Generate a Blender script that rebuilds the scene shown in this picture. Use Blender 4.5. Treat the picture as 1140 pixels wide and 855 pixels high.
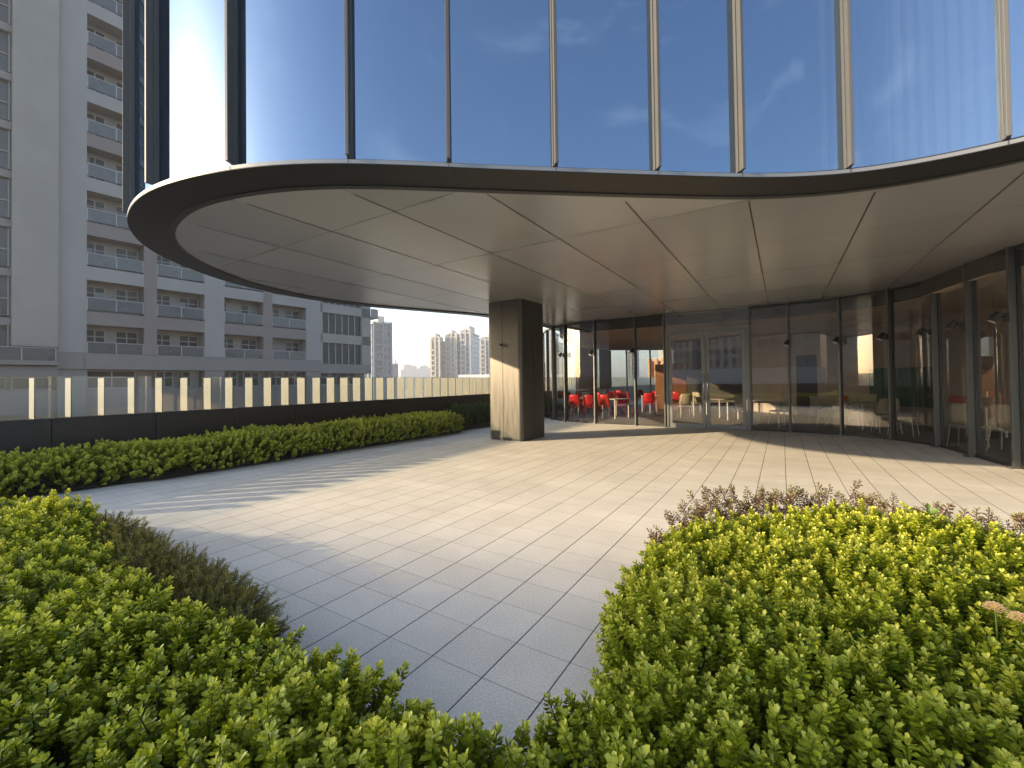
import bpy, math, random
import numpy as np
from mathutils import Matrix, Vector
random.seed(7)
RNG = np.random.default_rng(11)
S = bpy.context.scene
for o in list(bpy.data.objects):
    bpy.data.objects.remove(o)
COL = S.collection

# ------------------------------------------------------------------ camera
CAMH = 1.5
pitch, roll = 0.0150317, -0.0135016
fwd = Vector((0, math.cos(pitch), math.sin(pitch)))
up0 = Vector((0, -math.sin(pitch), math.cos(pitch)))
rt = Vector((math.cos(roll), 0, 0)) + math.sin(roll) * up0
up = Vector((-math.sin(roll), 0, 0)) + math.cos(roll) * up0
cam = bpy.data.cameras.new('camera')
cam.sensor_width = 36.0
cam.lens = 478.28 / 1140 * 36
cam.shift_y = -10.484 / 1140
cam.clip_start = 0.05
cam.clip_end = 8000
cam_ob = bpy.data.objects.new('camera', cam)
COL.objects.link(cam_ob)
M3 = Matrix((rt, up, -fwd)).transposed()
cam_ob.matrix_world = Matrix.Translation((0, 0, CAMH)) @ M3.to_4x4()
S.camera = cam_ob

# ------------------------------------------------------------------ light
SUN_EL = math.radians(17.0)
SUN_ROT = math.radians(256.4)
world = bpy.data.worlds.new('World')
S.world = world
world.use_nodes = True
wn = world.node_tree.nodes
sky = wn.new('ShaderNodeTexSky')
sky.sky_type = 'NISHITA'
sky.sun_disc = False
sky.sun_elevation = SUN_EL
sky.sun_rotation = SUN_ROT
sky.altitude = 50
sky.air_density = 1.0
sky.dust_density = 2.0
sky.ozone_density = 1.5
wl = world.node_tree.links
wtc = wn.new('ShaderNodeTexCoord')
wmap = wn.new('ShaderNodeMapping')
wmap.inputs['Scale'].default_value = (1.6, 1.6, 4.5)
wl.new(wtc.outputs['Generated'], wmap.inputs[0])
wcl = wn.new('ShaderNodeTexNoise')
wcl.inputs['Scale'].default_value = 2.2
wcl.inputs['Detail'].default_value = 9
wcl.inputs['Roughness'].default_value = .62
wcl.inputs['Distortion'].default_value = .5
wl.new(wmap.outputs[0], wcl.inputs['Vector'])
wcr = wn.new('ShaderNodeMapRange')
wcr.inputs[1].default_value = .54
wcr.inputs[2].default_value = .86
wcr.inputs[3].default_value = 0
wcr.inputs[4].default_value = .4
wl.new(wcl.outputs[0], wcr.inputs[0])
wmx = wn.new('ShaderNodeMix')
wmx.data_type = 'RGBA'
wmx.inputs[7].default_value = (5.2, 5.3, 5.4, 1)
wl.new(wcr.outputs[0], wmx.inputs[0])
wl.new(sky.outputs[0], wmx.inputs[6])
wl.new(wmx.outputs[2], wn['Background'].inputs[0])
wn['Background'].inputs[1].default_value = 0.15
sun = bpy.data.lights.new('sun', 'SUN')
sun.energy = 4.0
sun.angle = math.radians(0.6)
sun.color = (1.0, 0.77, 0.48)
sun_ob = bpy.data.objects.new('sun', sun)
COL.objects.link(sun_ob)
TOSUN = Vector((math.sin(SUN_ROT) * math.cos(SUN_EL), math.cos(SUN_ROT) * math.cos(SUN_EL), math.sin(SUN_EL)))
sun_ob.rotation_euler = TOSUN.to_track_quat('Z', 'Y').to_euler()
S.view_settings.view_transform = 'Standard'
S.view_settings.look = 'None'
S.view_settings.exposure = 1.85
S.view_settings.gamma = 1.0
S.view_settings.use_curve_mapping = False
S.render.engine = 'CYCLES'
S.cycles.max_bounces = 8
S.cycles.transparent_max_bounces = 16
S.cycles.caustics_reflective = False
S.cycles.caustics_refractive = False
S.cycles.sample_clamp_indirect = 6.0
S.cycles.use_denoising = True

# ------------------------------------------------------------------ frames of reference
YAW = 0.561159
U = Vector((math.sin(YAW), math.cos(YAW), 0))        # along the paving joints and the railing
V = Vector((-math.cos(YAW), math.sin(YAW), 0))       # from the paving towards the railing
ZS = 3.545                                           # height of the soffit


def uv(u, v, z=0.0):
    p = U * u + V * v
    return Vector((p.x, p.y, z))


def ray(x, y):
    return rt * ((x - 570) / 478.28) - up * ((y - 417.016) / 478.28) + fwd


def onz(x, y, z):
    d = ray(x, y)
    t = (z - CAMH) / d.z
    return Vector((d.x * t, d.y * t, z))


def onlook(x, y, dist):
    """point seen at photo pixel x, y at a horizontal distance"""
    d = ray(x, y)
    t = dist / math.hypot(d.x, d.y)
    return Vector((d.x * t, d.y * t, CAMH + d.z * t))


# ------------------------------------------------------------------ mesh helpers
class MB:
    def __init__(s):
        s.v = []
        s.f = []
        s.sm = False

    def face(s, *pts):
        n = len(s.v)
        s.v += [tuple(p) for p in pts]
        s.f.append(tuple(range(n, n + len(pts))))

    def box(s, a, b, org=None, ex=None, ey=None):
        """axis box from a to b in the frame org, ex, ey, +z"""
        x0, y0, z0 = a
        x1, y1, z1 = b
        n = len(s.v)
        for z in (z0, z1):
            for x, y in ((x0, y0), (x1, y0), (x1, y1), (x0, y1)):
                if org is None:
                    s.v.append((x, y, z))
                else:
                    p = org + ex * x + ey * y
                    s.v.append((p.x, p.y, org.z + z))
        flip = org is not None and (ex.x * ey.y - ex.y * ey.x) < 0
        for q in ((0, 3, 2, 1), (4, 5, 6, 7), (0, 1, 5, 4), (1, 2, 6, 5), (2, 3, 7, 6), (3, 0, 4, 7)):
            if flip:
                q = q[::-1]
            s.f.append(tuple(n + i for i in q))
        return s

    def bar(s, p, q, w, h, upv=Vector((0, 0, 1))):
        p = Vector(p)
        q = Vector(q)
        d = (q - p).normalized()
        if abs(d.dot(upv)) > .98:
            upv = Vector((1, 0, 0))
        a = d.cross(upv).normalized()
        b = a.cross(d).normalized()
        n = len(s.v)
        for c in (p, q):
            for i, j in ((-1, -1), (1, -1), (1, 1), (-1, 1)):
                s.v.append(tuple(c + a * (i * w / 2) + b * (j * h / 2)))
        for f in ((0, 3, 2, 1), (4, 5, 6, 7), (0, 1, 5, 4), (1, 2, 6, 5), (2, 3, 7, 6), (3, 0, 4, 7)):
            s.f.append(tuple(n + i for i in f[::-1]))
        return s

    def tube(s, pts, r, seg=8, r2=None):
        pts = [Vector(p) for p in pts]
        n0 = len(s.v)
        m = len(pts)
        for i, p in enumerate(pts):
            d = (pts[min(i + 1, m - 1)] - pts[max(i - 1, 0)]).normalized()
            a = d.cross(Vector((0, 0, 1)))
            a = a.normalized() if a.length > .05 else Vector((1, 0, 0))
            b = d.cross(a).normalized()
            rr = r if r2 is None else r + (r2 - r) * i / (m - 1)
            for k in range(seg):
                t = 2 * math.pi * k / seg
                s.v.append(tuple(p + a * (rr * math.cos(t)) + b * (rr * math.sin(t))))
        for i in range(m - 1):
            for k in range(seg):
                k2 = (k + 1) % seg
                s.f.append((n0 + i * seg + k, n0 + i * seg + k2, n0 + (i + 1) * seg + k2, n0 + (i + 1) * seg + k))
        s.f.append(tuple(n0 + k for k in range(seg))[::-1])
        s.f.append(tuple(n0 + (m - 1) * seg + k for k in range(seg)))
        return s

    def prism(s, poly, z0, z1, caps=True):
        n = len(s.v)
        m = len(poly)
        for z in (z0, z1):
            for p in poly:
                s.v.append((p[0], p[1], z))
        for i in range(m):
            j = (i + 1) % m
            s.f.append((n + i, n + j, n + m + j, n + m + i))
        if caps:
            s.f.append(tuple(n + i for i in range(m))[::-1])
            s.f.append(tuple(n + m + i for i in range(m)))
        return s

    def band(s, A, B):
        """strip of quads between two equally long point lists"""
        n = len(s.v)
        s.v += [tuple(p) for p in A] + [tuple(p) for p in B]
        m = len(A)
        for i in range(m - 1):
            s.f.append((n + i, n + i + 1, n + m + i + 1, n + m + i))
        return s

    def build(s, name, mat, parent=None, bevel=0, smooth=False, weld=False):
        if weld:
            key, mp = {}, []
            nv = []
            for p in s.v:
                k = tuple(round(c, 5) for c in p)
                if k not in key:
                    key[k] = len(nv)
                    nv.append(p)
                mp.append(key[k])
            s.v = nv
            s.f = [tuple(mp[i] for i in f) for f in s.f]
        me = bpy.data.meshes.new(name)
        me.from_pydata(s.v, [], s.f)
        me.materials.append(mat)
        if smooth:
            me.polygons.foreach_set('use_smooth', [True] * len(me.polygons))
        me.update()
        o = bpy.data.objects.new(name, me)
        COL.objects.link(o)
        if parent:
            o.parent = parent
        if bevel:
            md = o.modifiers.new('bevel', 'BEVEL')
            md.width = bevel
            md.segments = 2
            md.limit_method = 'ANGLE'
        return o


def tag(o, label=None, cat=None, group=None, kind=None):
    if label:
        o['label'] = label
    if cat:
        o['category'] = cat
    if group:
        o['group'] = group
    if kind:
        o['kind'] = kind
    return o


def thing(name, label, cat, loc=(0, 0, 0), rz=0, group=None):
    o = bpy.data.objects.new(name, None)
    o.empty_display_size = .2
    COL.objects.link(o)
    o.location = loc
    o.rotation_euler = (0, 0, rz)
    return tag(o, label, cat, group)


def dup(root, loc, rz, label=None, group=None):
    r = root.copy()
    COL.objects.link(r)
    r.location = loc
    r.rotation_euler = (0, 0, rz)
    tag(r, label, None, group)
    for ch in list(root.children):
        c = ch.copy()
        COL.objects.link(c)
        c.parent = r
        for g in ch.children:
            d = g.copy()
            COL.objects.link(d)
            d.parent = c
    return r


# ------------------------------------------------------------------ materials
def mat(name, col, rough=.5, metal=0.0, var=0.0, vscale=3.0, bump=0.0, bscale=40.0, spec=.5, stretch=None, coat=0.0):
    m = bpy.data.materials.new(name)
    m.use_nodes = True
    nt = m.node_tree
    b = nt.nodes['Principled BSDF']
    b.inputs['Base Color'].default_value = (*col, 1)
    b.inputs['Roughness'].default_value = rough
    b.inputs['Metallic'].default_value = metal
    b.inputs['Specular IOR Level'].default_value = spec
    b.inputs['Coat Weight'].default_value = coat
    tc = nt.nodes.new('ShaderNodeTexCoord')
    mp = nt.nodes.new('ShaderNodeMapping')
    nt.links.new(tc.outputs['Object'], mp.inputs[0])
    if stretch:
        mp.inputs['Scale'].default_value = stretch
    if var:
        n = nt.nodes.new('ShaderNodeTexNoise')
        n.inputs['Scale'].default_value = vscale
        n.inputs['Detail'].default_value = 6
        n.inputs['Roughness'].default_value = .6
        nt.links.new(mp.outputs[0], n.inputs['Vector'])
        r = nt.nodes.new('ShaderNodeMapRange')
        r.inputs[1].default_value = .3
        r.inputs[2].default_value = .7
        r.inputs[3].default_value = 1 - var
        r.inputs[4].default_value = 1 + var
        nt.links.new(n.outputs[0], r.inputs[0])
        mx = nt.nodes.new('ShaderNodeVectorMath')
        mx.operation = 'SCALE'
        mx.inputs[0].default_value = col
        nt.links.new(r.outputs[0], mx.inputs['Scale'])
        nt.links.new(mx.outputs[0], b.inputs['Base Color'])
        r2 = nt.nodes.new('ShaderNodeMapRange')
        r2.inputs[1].default_value = .3
        r2.inputs[2].default_value = .7
        r2.inputs[3].default_value = max(rough - .08, .02)
        r2.inputs[4].default_value = min(rough + .08, 1)
        nt.links.new(n.outputs[0], r2.inputs[0])
        nt.links.new(r2.outputs[0], b.inputs['Roughness'])
    if bump:
        n2 = nt.nodes.new('ShaderNodeTexNoise')
        n2.inputs['Scale'].default_value = bscale
        n2.inputs['Detail'].default_value = 4
        nt.links.new(mp.outputs[0], n2.inputs['Vector'])
        bp = nt.nodes.new('ShaderNodeBump')
        bp.inputs['Strength'].default_value = bump
        bp.inputs['Distance'].default_value = .02
        nt.links.new(n2.outputs[0], bp.inputs['Height'])
        nt.links.new(bp.outputs[0], b.inputs['Normal'])
    return m


def glass_mat(name, tint=(.9, .92, .92), gloss=(1, 1, 1), rough=.005, f0=.06, fmul=1.0, wav=0.0):
    """thin architectural glass: a Fresnel blend of see-through and mirror"""
    m = bpy.data.materials.new(name)
    m.use_nodes = True
    nt = m.node_tree
    nt.nodes.remove(nt.nodes['Principled BSDF'])
    out = nt.nodes['Material Output']
    t = nt.nodes.new('ShaderNodeBsdfTransparent')
    t.inputs[0].default_value = (*tint, 1)
    g = nt.nodes.new('ShaderNodeBsdfGlossy')
    g.inputs[0].default_value = (*gloss, 1)
    g.inputs['Roughness'].default_value = rough
    lw = nt.nodes.new('ShaderNodeLayerWeight')
    lw.inputs[0].default_value = .5
    pw = nt.nodes.new('ShaderNodeMath')
    pw.operation = 'POWER'
    pw.inputs[1].default_value = 4.0
    nt.links.new(lw.outputs['Facing'], pw.inputs[0])
    mr = nt.nodes.new('ShaderNodeMapRange')
    mr.inputs[3].default_value = f0
    mr.inputs[4].default_value = min(1, fmul)
    nt.links.new(pw.outputs[0], mr.inputs[0])
    mx = nt.nodes.new('ShaderNodeMixShader')
    nt.links.new(mr.outputs[0], mx.inputs[0])
    nt.links.new(t.outputs[0], mx.inputs[1])
    nt.links.new(g.outputs[0], mx.inputs[2])
    nt.links.new(mx.outputs[0], out.inputs[0])
    if wav:
        tc = nt.nodes.new('ShaderNodeTexCoord')
        n = nt.nodes.new('ShaderNodeTexNoise')
        n.inputs['Scale'].default_value = .9
        n.inputs['Detail'].default_value = 1
        bp = nt.nodes.new('ShaderNodeBump')
        bp.inputs['Strength'].default_value = wav
        bp.inputs['Distance'].default_value = .01
        nt.links.new(tc.outputs['Object'], n.inputs['Vector'])
        nt.links.new(n.outputs[0], bp.inputs['Height'])
        nt.links.new(bp.outputs[0], g.inputs['Normal'])
    return m


def leaf_mat(name, dark, mid, light, gloss=.35, trans=.35):
    """leaf colour runs from old leaves to young shoot tips through the tint attribute"""
    m = bpy.data.materials.new(name)
    m.use_nodes = True
    nt = m.node_tree
    b = nt.nodes['Principled BSDF']
    out = nt.nodes['Material Output']
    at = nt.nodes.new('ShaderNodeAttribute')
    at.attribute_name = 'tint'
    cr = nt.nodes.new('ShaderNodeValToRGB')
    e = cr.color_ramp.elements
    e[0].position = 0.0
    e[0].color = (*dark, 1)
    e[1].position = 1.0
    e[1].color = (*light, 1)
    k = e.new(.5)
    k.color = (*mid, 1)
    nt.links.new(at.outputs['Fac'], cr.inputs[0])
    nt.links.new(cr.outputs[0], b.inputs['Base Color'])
    b.inputs['Roughness'].default_value = gloss
    b.inputs['Specular IOR Level'].default_value = .4
    tr = nt.nodes.new('ShaderNodeBsdfTranslucent')
    hs = nt.nodes.new('ShaderNodeVectorMath')
    hs.operation = 'MULTIPLY'
    hs.inputs[1].default_value = (1.25, 1.25, .5)
    nt.links.new(cr.outputs[0], hs.inputs[0])
    nt.links.new(hs.outputs[0], tr.inputs[0])
    mx = nt.nodes.new('ShaderNodeMixShader')
    mx.inputs[0].default_value = trans
    nt.links.new(b.outputs[0], mx.inputs[1])
    nt.links.new(tr.outputs[0], mx.inputs[2])
    nt.links.new(mx.outputs[0], out.inputs[0])
    return m


def paving_mat():
    m = mat('granite_paving', (.5, .48, .45), rough=.7)
    nt = m.node_tree
    b = nt.nodes['Principled BSDF']
    L = nt.links.new
    N = nt.nodes.new
    geo = N('ShaderNodeNewGeometry')

    def dot(vec, off):
        d = N('ShaderNodeVectorMath')
        d.operation = 'DOT_PRODUCT'
        d.inputs[1].default_value = vec
        L(geo.outputs['Position'], d.inputs[0])
        a = N('ShaderNodeMath')
        a.operation = 'SUBTRACT'
        a.inputs[1].default_value = off
        L(d.outputs['Value'], a.inputs[0])
        s = N('ShaderNodeMath')
        s.operation = 'DIVIDE'
        s.inputs[1].default_value = .3342
        L(a.outputs[0], s.inputs[0])
        return s

    def joint(s, w):
        fr = N('ShaderNodeMath')
        fr.operation = 'PINGPONG'
        fr.inputs[1].default_value = .5
        L(s.outputs[0], fr.inputs[0])
        c = N('ShaderNodeMapRange')
        c.inputs[1].default_value = w * .6
        c.inputs[2].default_value = w
        c.inputs[3].default_value = 1
        c.inputs[4].default_value = 0
        L(fr.outputs[0], c.inputs[0])
        return c
    su = dot(tuple(U), 1.771 - .3342 * 40)
    sv = dot(tuple(V), .983 - .3342 * 80)
    ju = joint(su, .007)          # tight cross joints
    jv = joint(sv, .0125)         # open drainage joints
    # one tone per slab
    fl = []
    for s in (su, sv):
        f = N('ShaderNodeMath')
        f.operation = 'FLOOR'
        L(s.outputs[0], f.inputs[0])
        fl.append(f)
    cx = N('ShaderNodeCombineXYZ')
    L(fl[0].outputs[0], cx.inputs[0])
    L(fl[1].outputs[0], cx.inputs[1])
    wn_ = N('ShaderNodeTexWhiteNoise')
    wn_.noise_dimensions = '3D'
    L(cx.outputs[0], wn_.inputs['Vector'])
    tone = N('ShaderNodeMapRange')
    tone.inputs[3].default_value = .96
    tone.inputs[4].default_value = 1.03
    L(wn_.outputs['Value'], tone.inputs[0])
    gr = N('ShaderNodeTexNoise')
    gr.inputs['Scale'].default_value = 95
    gr.inputs['Detail'].default_value = 3
    L(geo.outputs['Position'], gr.inputs['Vector'])
    grr = N('ShaderNodeMapRange')
    grr.inputs[1].default_value = .3
    grr.inputs[2].default_value = .7
    grr.inputs[3].default_value = .80
    grr.inputs[4].default_value = 1.16
    L(gr.outputs[0], grr.inputs[0])
    st = N('ShaderNodeTexNoise')
    st.inputs['Scale'].default_value = .9
    st.inputs['Detail'].default_value = 7
    st.inputs['Roughness'].default_value = .65
    L(geo.outputs['Position'], st.inputs['Vector'])
    str_ = N('ShaderNodeMapRange')
    str_.inputs[1].default_value = .3
    str_.inputs[2].default_value = .7
    str_.inputs[3].default_value = .86
    str_.inputs[4].default_value = 1.09
    L(st.outputs[0], str_.inputs[0])
    p1 = N('ShaderNodeMath')
    p1.operation = 'MULTIPLY'
    L(tone.outputs[0], p1.inputs[0])
    L(grr.outputs[0], p1.inputs[1])
    p2 = N('ShaderNodeMath')
    p2.operation = 'MULTIPLY'
    L(p1.outputs[0], p2.inputs[0])
    L(str_.outputs[0], p2.inputs[1])
    sc = N('ShaderNodeVectorMath')
    sc.operation = 'SCALE'
    sc.inputs[0].default_value = (.56, .535, .48)
    L(p2.outputs[0], sc.inputs['Scale'])
    m1 = N('ShaderNodeMix')
    m1.data_type = 'RGBA'
    m1.inputs[7].default_value = (.25, .24, .225, 1)
    L(ju.outputs[0], m1.inputs[0])
    L(sc.outputs[0], m1.inputs[6])
    m2 = N('ShaderNodeMix')
    m2.data_type = 'RGBA'
    m2.inputs[7].default_value = (.035, .04, .05, 1)
    L(jv.outputs[0], m2.inputs[0])
    L(m1.outputs[2], m2.inputs[6])
    L(m2.outputs[2], b.inputs['Base Color'])
    b.inputs['Roughness'].default_value = .75
    b.inputs['Specular IOR Level'].default_value = .22
    mxj = N('ShaderNodeMath')
    mxj.operation = 'MAXIMUM'
    L(ju.outputs[0], mxj.inputs[0])
    L(jv.outputs[0], mxj.inputs[1])
    hgt = N('ShaderNodeMath')
    hgt.operation = 'MULTIPLY_ADD'
    hgt.inputs[1].default_value = -1.0
    L(mxj.outputs[0], hgt.inputs[0])
    gs = N('ShaderNodeMath')
    gs.operation = 'MULTIPLY'
    gs.inputs[1].default_value = .12
    L(gr.outputs[0], gs.inputs[0])
    L(gs.outputs[0], hgt.inputs[2])
    bp = N('ShaderNodeBump')
    bp.inputs['Strength'].default_value = .6
    bp.inputs['Distance'].default_value = .006
    L(hgt.outputs[0], bp.inputs['Height'])
    L(bp.outputs[0], b.inputs['Normal'])
    return m


def grid_facade_mat(name, wall, win, sx, sz, org=(0, 0), ax=(1, 0), wfx=.55, wfz=.55, rough=.5):
    """far facades: a window grid in object space (x along the face, z up)"""
    m = mat(name, wall, rough=.8)
    nt = m.node_tree
    b = nt.nodes['Principled BSDF']
    L = nt.links.new
    N = nt.nodes.new
    tc = N('ShaderNodeTexCoord')
    sp = N('ShaderNodeSeparateXYZ')
    L(tc.outputs['Object'], sp.inputs[0])
    ad = N('ShaderNodeMath')
    ad.operation = 'ADD'
    L(sp.outputs[0], ad.inputs[0])
    L(sp.outputs[1], ad.inputs[1])

    def cell(src, step, frac):
        d = N('ShaderNodeMath')
        d.operation = 'DIVIDE'
        d.inputs[1].default_value = step
        L(src, d.inputs[0])
        f = N('ShaderNodeMath')
        f.operation = 'FRACT'
        L(d.outputs[0], f.inputs[0])
        g = N('ShaderNodeMath')
        g.operation = 'LESS_THAN'
        g.inputs[1].default_value = frac
        L(f.outputs[0], g.inputs[0])
        fl = N('ShaderNodeMath')
        fl.operation = 'FLOOR'
        L(d.outputs[0], fl.inputs[0])
        return g, fl
    gx, fx = cell(ad.outputs[0], sx, wfx)
    gz, fz = cell(sp.outputs[2], sz, wfz)
    mu = N('ShaderNodeMath')
    mu.operation = 'MULTIPLY'
    L(gx.outputs[0], mu.inputs[0])
    L(gz.outputs[0], mu.inputs[1])
    cb = N('ShaderNodeCombineXYZ')
    L(fx.outputs[0], cb.inputs[0])
    L(fz.outputs[0], cb.inputs[1])
    wh = N('ShaderNodeTexWhiteNoise')
    L(cb.outputs[0], wh.inputs['Vector'])
    mr = N('ShaderNodeMapRange')
    mr.inputs[3].default_value = .5
    mr.inputs[4].default_value = 1.5
    L(wh.outputs['Value'], mr.inputs[0])
    sc = N('ShaderNodeVectorMath')
    sc.operation = 'SCALE'
    sc.inputs[0].default_value = win
    L(mr.outputs[0], sc.inputs['Scale'])
    mx = N('ShaderNodeMix')
    mx.data_type = 'RGBA'
    mx.inputs[6].default_value = (*wall, 1)
    L(mu.outputs[0], mx.inputs[0])
    L(sc.outputs[0], mx.inputs[7])
    L(mx.outputs[2], b.inputs['Base Color'])
    rr = N('ShaderNodeMapRange')
    rr.inputs[3].default_value = .85
    rr.inputs[4].default_value = .15
    L(mu.outputs[0], rr.inputs[0])
    L(rr.outputs[0], b.inputs['Roughness'])
    return m


def plate_mat(name, col, rough, metal, pitch_x, pitch_z):
    """sheet metal with faint rolling streaks"""
    return mat(name, col, rough=rough, metal=metal, var=.06, vscale=1.5)


MT = dict(
    soffit=mat('soffit_aluminium', (.47, .472, .465), rough=.25, metal=.45),
    ring=mat('dark_fascia_metal', (.013, .013, .013), rough=.38, metal=.0, spec=.3),
    lip=mat('black_shadow_gap', (.025, .025, .025), rough=.5),
    joint=mat('joint_sealant', (.02, .018, .016), rough=.7),
    sill=mat('silver_sill', (.20, .205, .21), rough=.35, metal=.4, var=.04),
    fin=mat('anodised_fin', (.085, .088, .092), rough=.5, metal=.0, spec=.3, var=.05),
    finside=mat('dark_fin_side', (.05, .065, .09), rough=.3, metal=.5),
    post=mat('grey_steel_post', (.13, .133, .13), rough=.4, metal=.6, var=.08),
    frame=mat('door_frame_grey', (.22, .225, .22), rough=.38, metal=.5, var=.05),
    black=mat('black_frame', (.02, .02, .022), rough=.4),
    column=mat('column_bronze_cladding', (.105, .10, .09), rough=.42, metal=.9, var=.08, vscale=5, stretch=(3, 3, .25)),
    parapet=mat('dark_parapet_cladding', (.020, .020, .023), rough=.45, metal=.3, var=.12, vscale=1.5),
    finstrip=mat('cream_fin', (.19, .175, .145), rough=.6, var=.08, vscale=4, stretch=(4, 4, .5)),
    rail_glass=glass_mat('railing_glass', tint=(.86, .9, .9), f0=.05),
    wall_glass=glass_mat('room_glass', tint=(.74, .73, .72), f0=.13, fmul=1.0, wav=.06),
    facade_glass=glass_mat('facade_glass', tint=(.22, .24, .27), gloss=(.40, .55, .76), rough=.012, f0=.42, fmul=.95, wav=.05),
    pave=paving_mat(),
    soil=mat('planting_soil', (.045, .035, .025), rough=.95, var=.3, vscale=12, bump=.8, bscale=30),
    floor=mat('room_carpet', (.10, .095, .10), rough=.55, var=.15, vscale=6),
    ceil=mat('room_ceiling', (.62, .52, .40), rough=.7, var=.03),
    rwall=mat('room_wall', (.50, .44, .36), rough=.7, var=.08, vscale=2),
    curtain=mat('curtain_cloth', (.36, .35, .33), rough=.8, var=.06),
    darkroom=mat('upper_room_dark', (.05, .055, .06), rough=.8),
    red=mat('red_plastic', (.62, .025, .03), rough=.35, var=.04),
    white=mat('white_plastic', (.78, .76, .68), rough=.4, var=.03),
    cream=mat('cream_seat', (.66, .60, .44), rough=.5, var=.05),
    wood=mat('light_wood', (.50, .36, .22), rough=.5, var=.12, vscale=6, stretch=(1, 8, 1)),
    chrome=mat('chair_metal', (.6, .6, .6), rough=.25, metal=.9),
    tabletop=mat('pale_tabletop', (.66, .62, .52), rough=.35, var=.04),
    brown=mat('brown_panel', (.28, .12, .05), rough=.5, var=.1),
    green=mat('green_board', (.03, .13, .09), rough=.6),
    lampblack=mat('lamp_housing', (.03, .03, .032), rough=.35, metal=.4),
    lampglass=mat('lamp_lens', (.5, .5, .5), rough=.1),
)


def panel_tones(m, amount):
    """every soffit panel has its own slight tone and sheen"""
    nt = m.node_tree
    b = nt.nodes['Principled BSDF']
    L = nt.links.new
    N = nt.nodes.new
    geo = N('ShaderNodeNewGeometry')
    cb = N('ShaderNodeCombineXYZ')
    for i, (vec, off, stp) in enumerate(((tuple(U), 3.585 - 203, 2.03), (tuple(V), .286 - 120, 1.2))):
        d = N('ShaderNodeVectorMath')
        d.operation = 'DOT_PRODUCT'
        d.inputs[1].default_value = vec
        L(geo.outputs['Position'], d.inputs[0])
        a = N('ShaderNodeMath')
        a.operation = 'SUBTRACT'
        a.inputs[1].default_value = off
        L(d.outputs['Value'], a.inputs[0])
        q = N('ShaderNodeMath')
        q.operation = 'DIVIDE'
        q.inputs[1].default_value = stp
        L(a.outputs[0], q.inputs[0])
        f = N('ShaderNodeMath')
        f.operation = 'FLOOR'
        L(q.outputs[0], f.inputs[0])
        L(f.outputs[0], cb.inputs[i])
    w = N('ShaderNodeTexWhiteNoise')
    L(cb.outputs[0], w.inputs['Vector'])
    r = N('ShaderNodeMapRange')
    r.inputs[3].default_value = 1 - amount
    r.inputs[4].default_value = 1 + amount
    L(w.outputs['Value'], r.inputs[0])
    sc = N('ShaderNodeVectorMath')
    sc.operation = 'SCALE'
    sc.inputs[0].default_value = tuple(b.inputs['Base Color'].default_value)[:3]
    L(r.outputs[0], sc.inputs['Scale'])
    L(sc.outputs[0], b.inputs['Base Color'])
    r2 = N('ShaderNodeMapRange')
    r2.inputs[3].default_value = .21
    r2.inputs[4].default_value = .29
    L(w.outputs['Value'], r2.inputs[0])
    L(r2.outputs[0], b.inputs['Roughness'])


panel_tones(MT['soffit'], .05)

# ------------------------------------------------------------------ curves of the building
def resample(pts, step=.15, closed=False):
    P = np.array([(p[0], p[1]) for p in pts], float)
    seg = np.hypot(*(np.diff(P, axis=0).T))
    t = np.concatenate([[0], np.cumsum(seg)])
    n = int(t[-1] / step) + 1
    s = np.linspace(0, t[-1], n)
    return np.stack([np.interp(s, t, P[:, 0]), np.interp(s, t, P[:, 1])], 1)


def smooth(P, it):
    P = P.copy()
    for _ in range(it):
        P[1:-1] = P[1:-1] * .5 + (P[:-2] + P[2:]) * .25
    return P


def normals(P):
    T = np.gradient(P, axis=0)
    T /= np.hypot(T[:, 0], T[:, 1])[:, None]
    return np.stack([-T[:, 1], T[:, 0]], 1), T


INNER_PX = [(1068, 194), (974.5, 210), (919, 217), (833, 221), (690, 217.5), (537, 212.7), (437, 208.5), (373, 207),
            (313, 210), (253, 219.7), (220, 228), (200, 242), (191, 260), (203, 280), (237, 298), (280, 314.5),
            (347, 330), (413, 339), (480, 344.5), (543, 350), (612, 362)]
inner = [(13, -4.5), (10.5, -1.6), (8.2, .9), (6.6, 2.55), (5.7, 3.42)] + [tuple(onz(x, y, ZS)[:2]) for x, y in INNER_PX] + \
        [(2.05, 16.9), (2.9, 18.8), (4.2, 22.5), (5.6, 25.5), (8, 28), (12, 29.5), (20, 30)]
INN = smooth(resample(inner, .15), 14)
NN, _ = normals(INN)          # travelling right -> left, left normal points ... fixed below
if np.dot(NN[len(INN) // 2], np.array([0, 8.0]) - INN[len(INN) // 2]) > 0:
    NN = -NN
OUT = INN + NN * .47
LIP = INN + NN * .075
GLZ = INN + NN * .40          # upper glazing line


def p3(A, z):
    return [(float(a[0]), float(a[1]), z) for a in A]


def nearest(curve, p):
    return int(np.argmin(np.hypot(curve[:, 0] - p[0], curve[:, 1] - p[1])))


BLD = thing('glass_building', 'curved glass building overhanging the paved terrace on a metal-clad column', 'building', (0, 0, 0))

# --- soffit panels, cut along the joint grid of 1.2 m and 2.04 m
m = MB()
m.face(*[(x, y, ZS) for x, y in INN[::-1]] + [(24, -4.5, ZS), (24, 30, ZS)])
soff = m.build('soffit', MT['soffit'], BLD)


def inside(P, x, y):
    c = False
    n = len(P)
    j = n - 1
    for i in range(n):
        if (P[i][1] > y) != (P[j][1] > y) and x < (P[j][0] - P[i][0]) * (y - P[i][1]) / (P[j][1] - P[i][1]) + P[i][0]:
            c = not c
        j = i
    return c


INPOLY = [tuple(a) for a in INN[::4]] + [(24, 30), (24, -4.5)]
m = MB()


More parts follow.
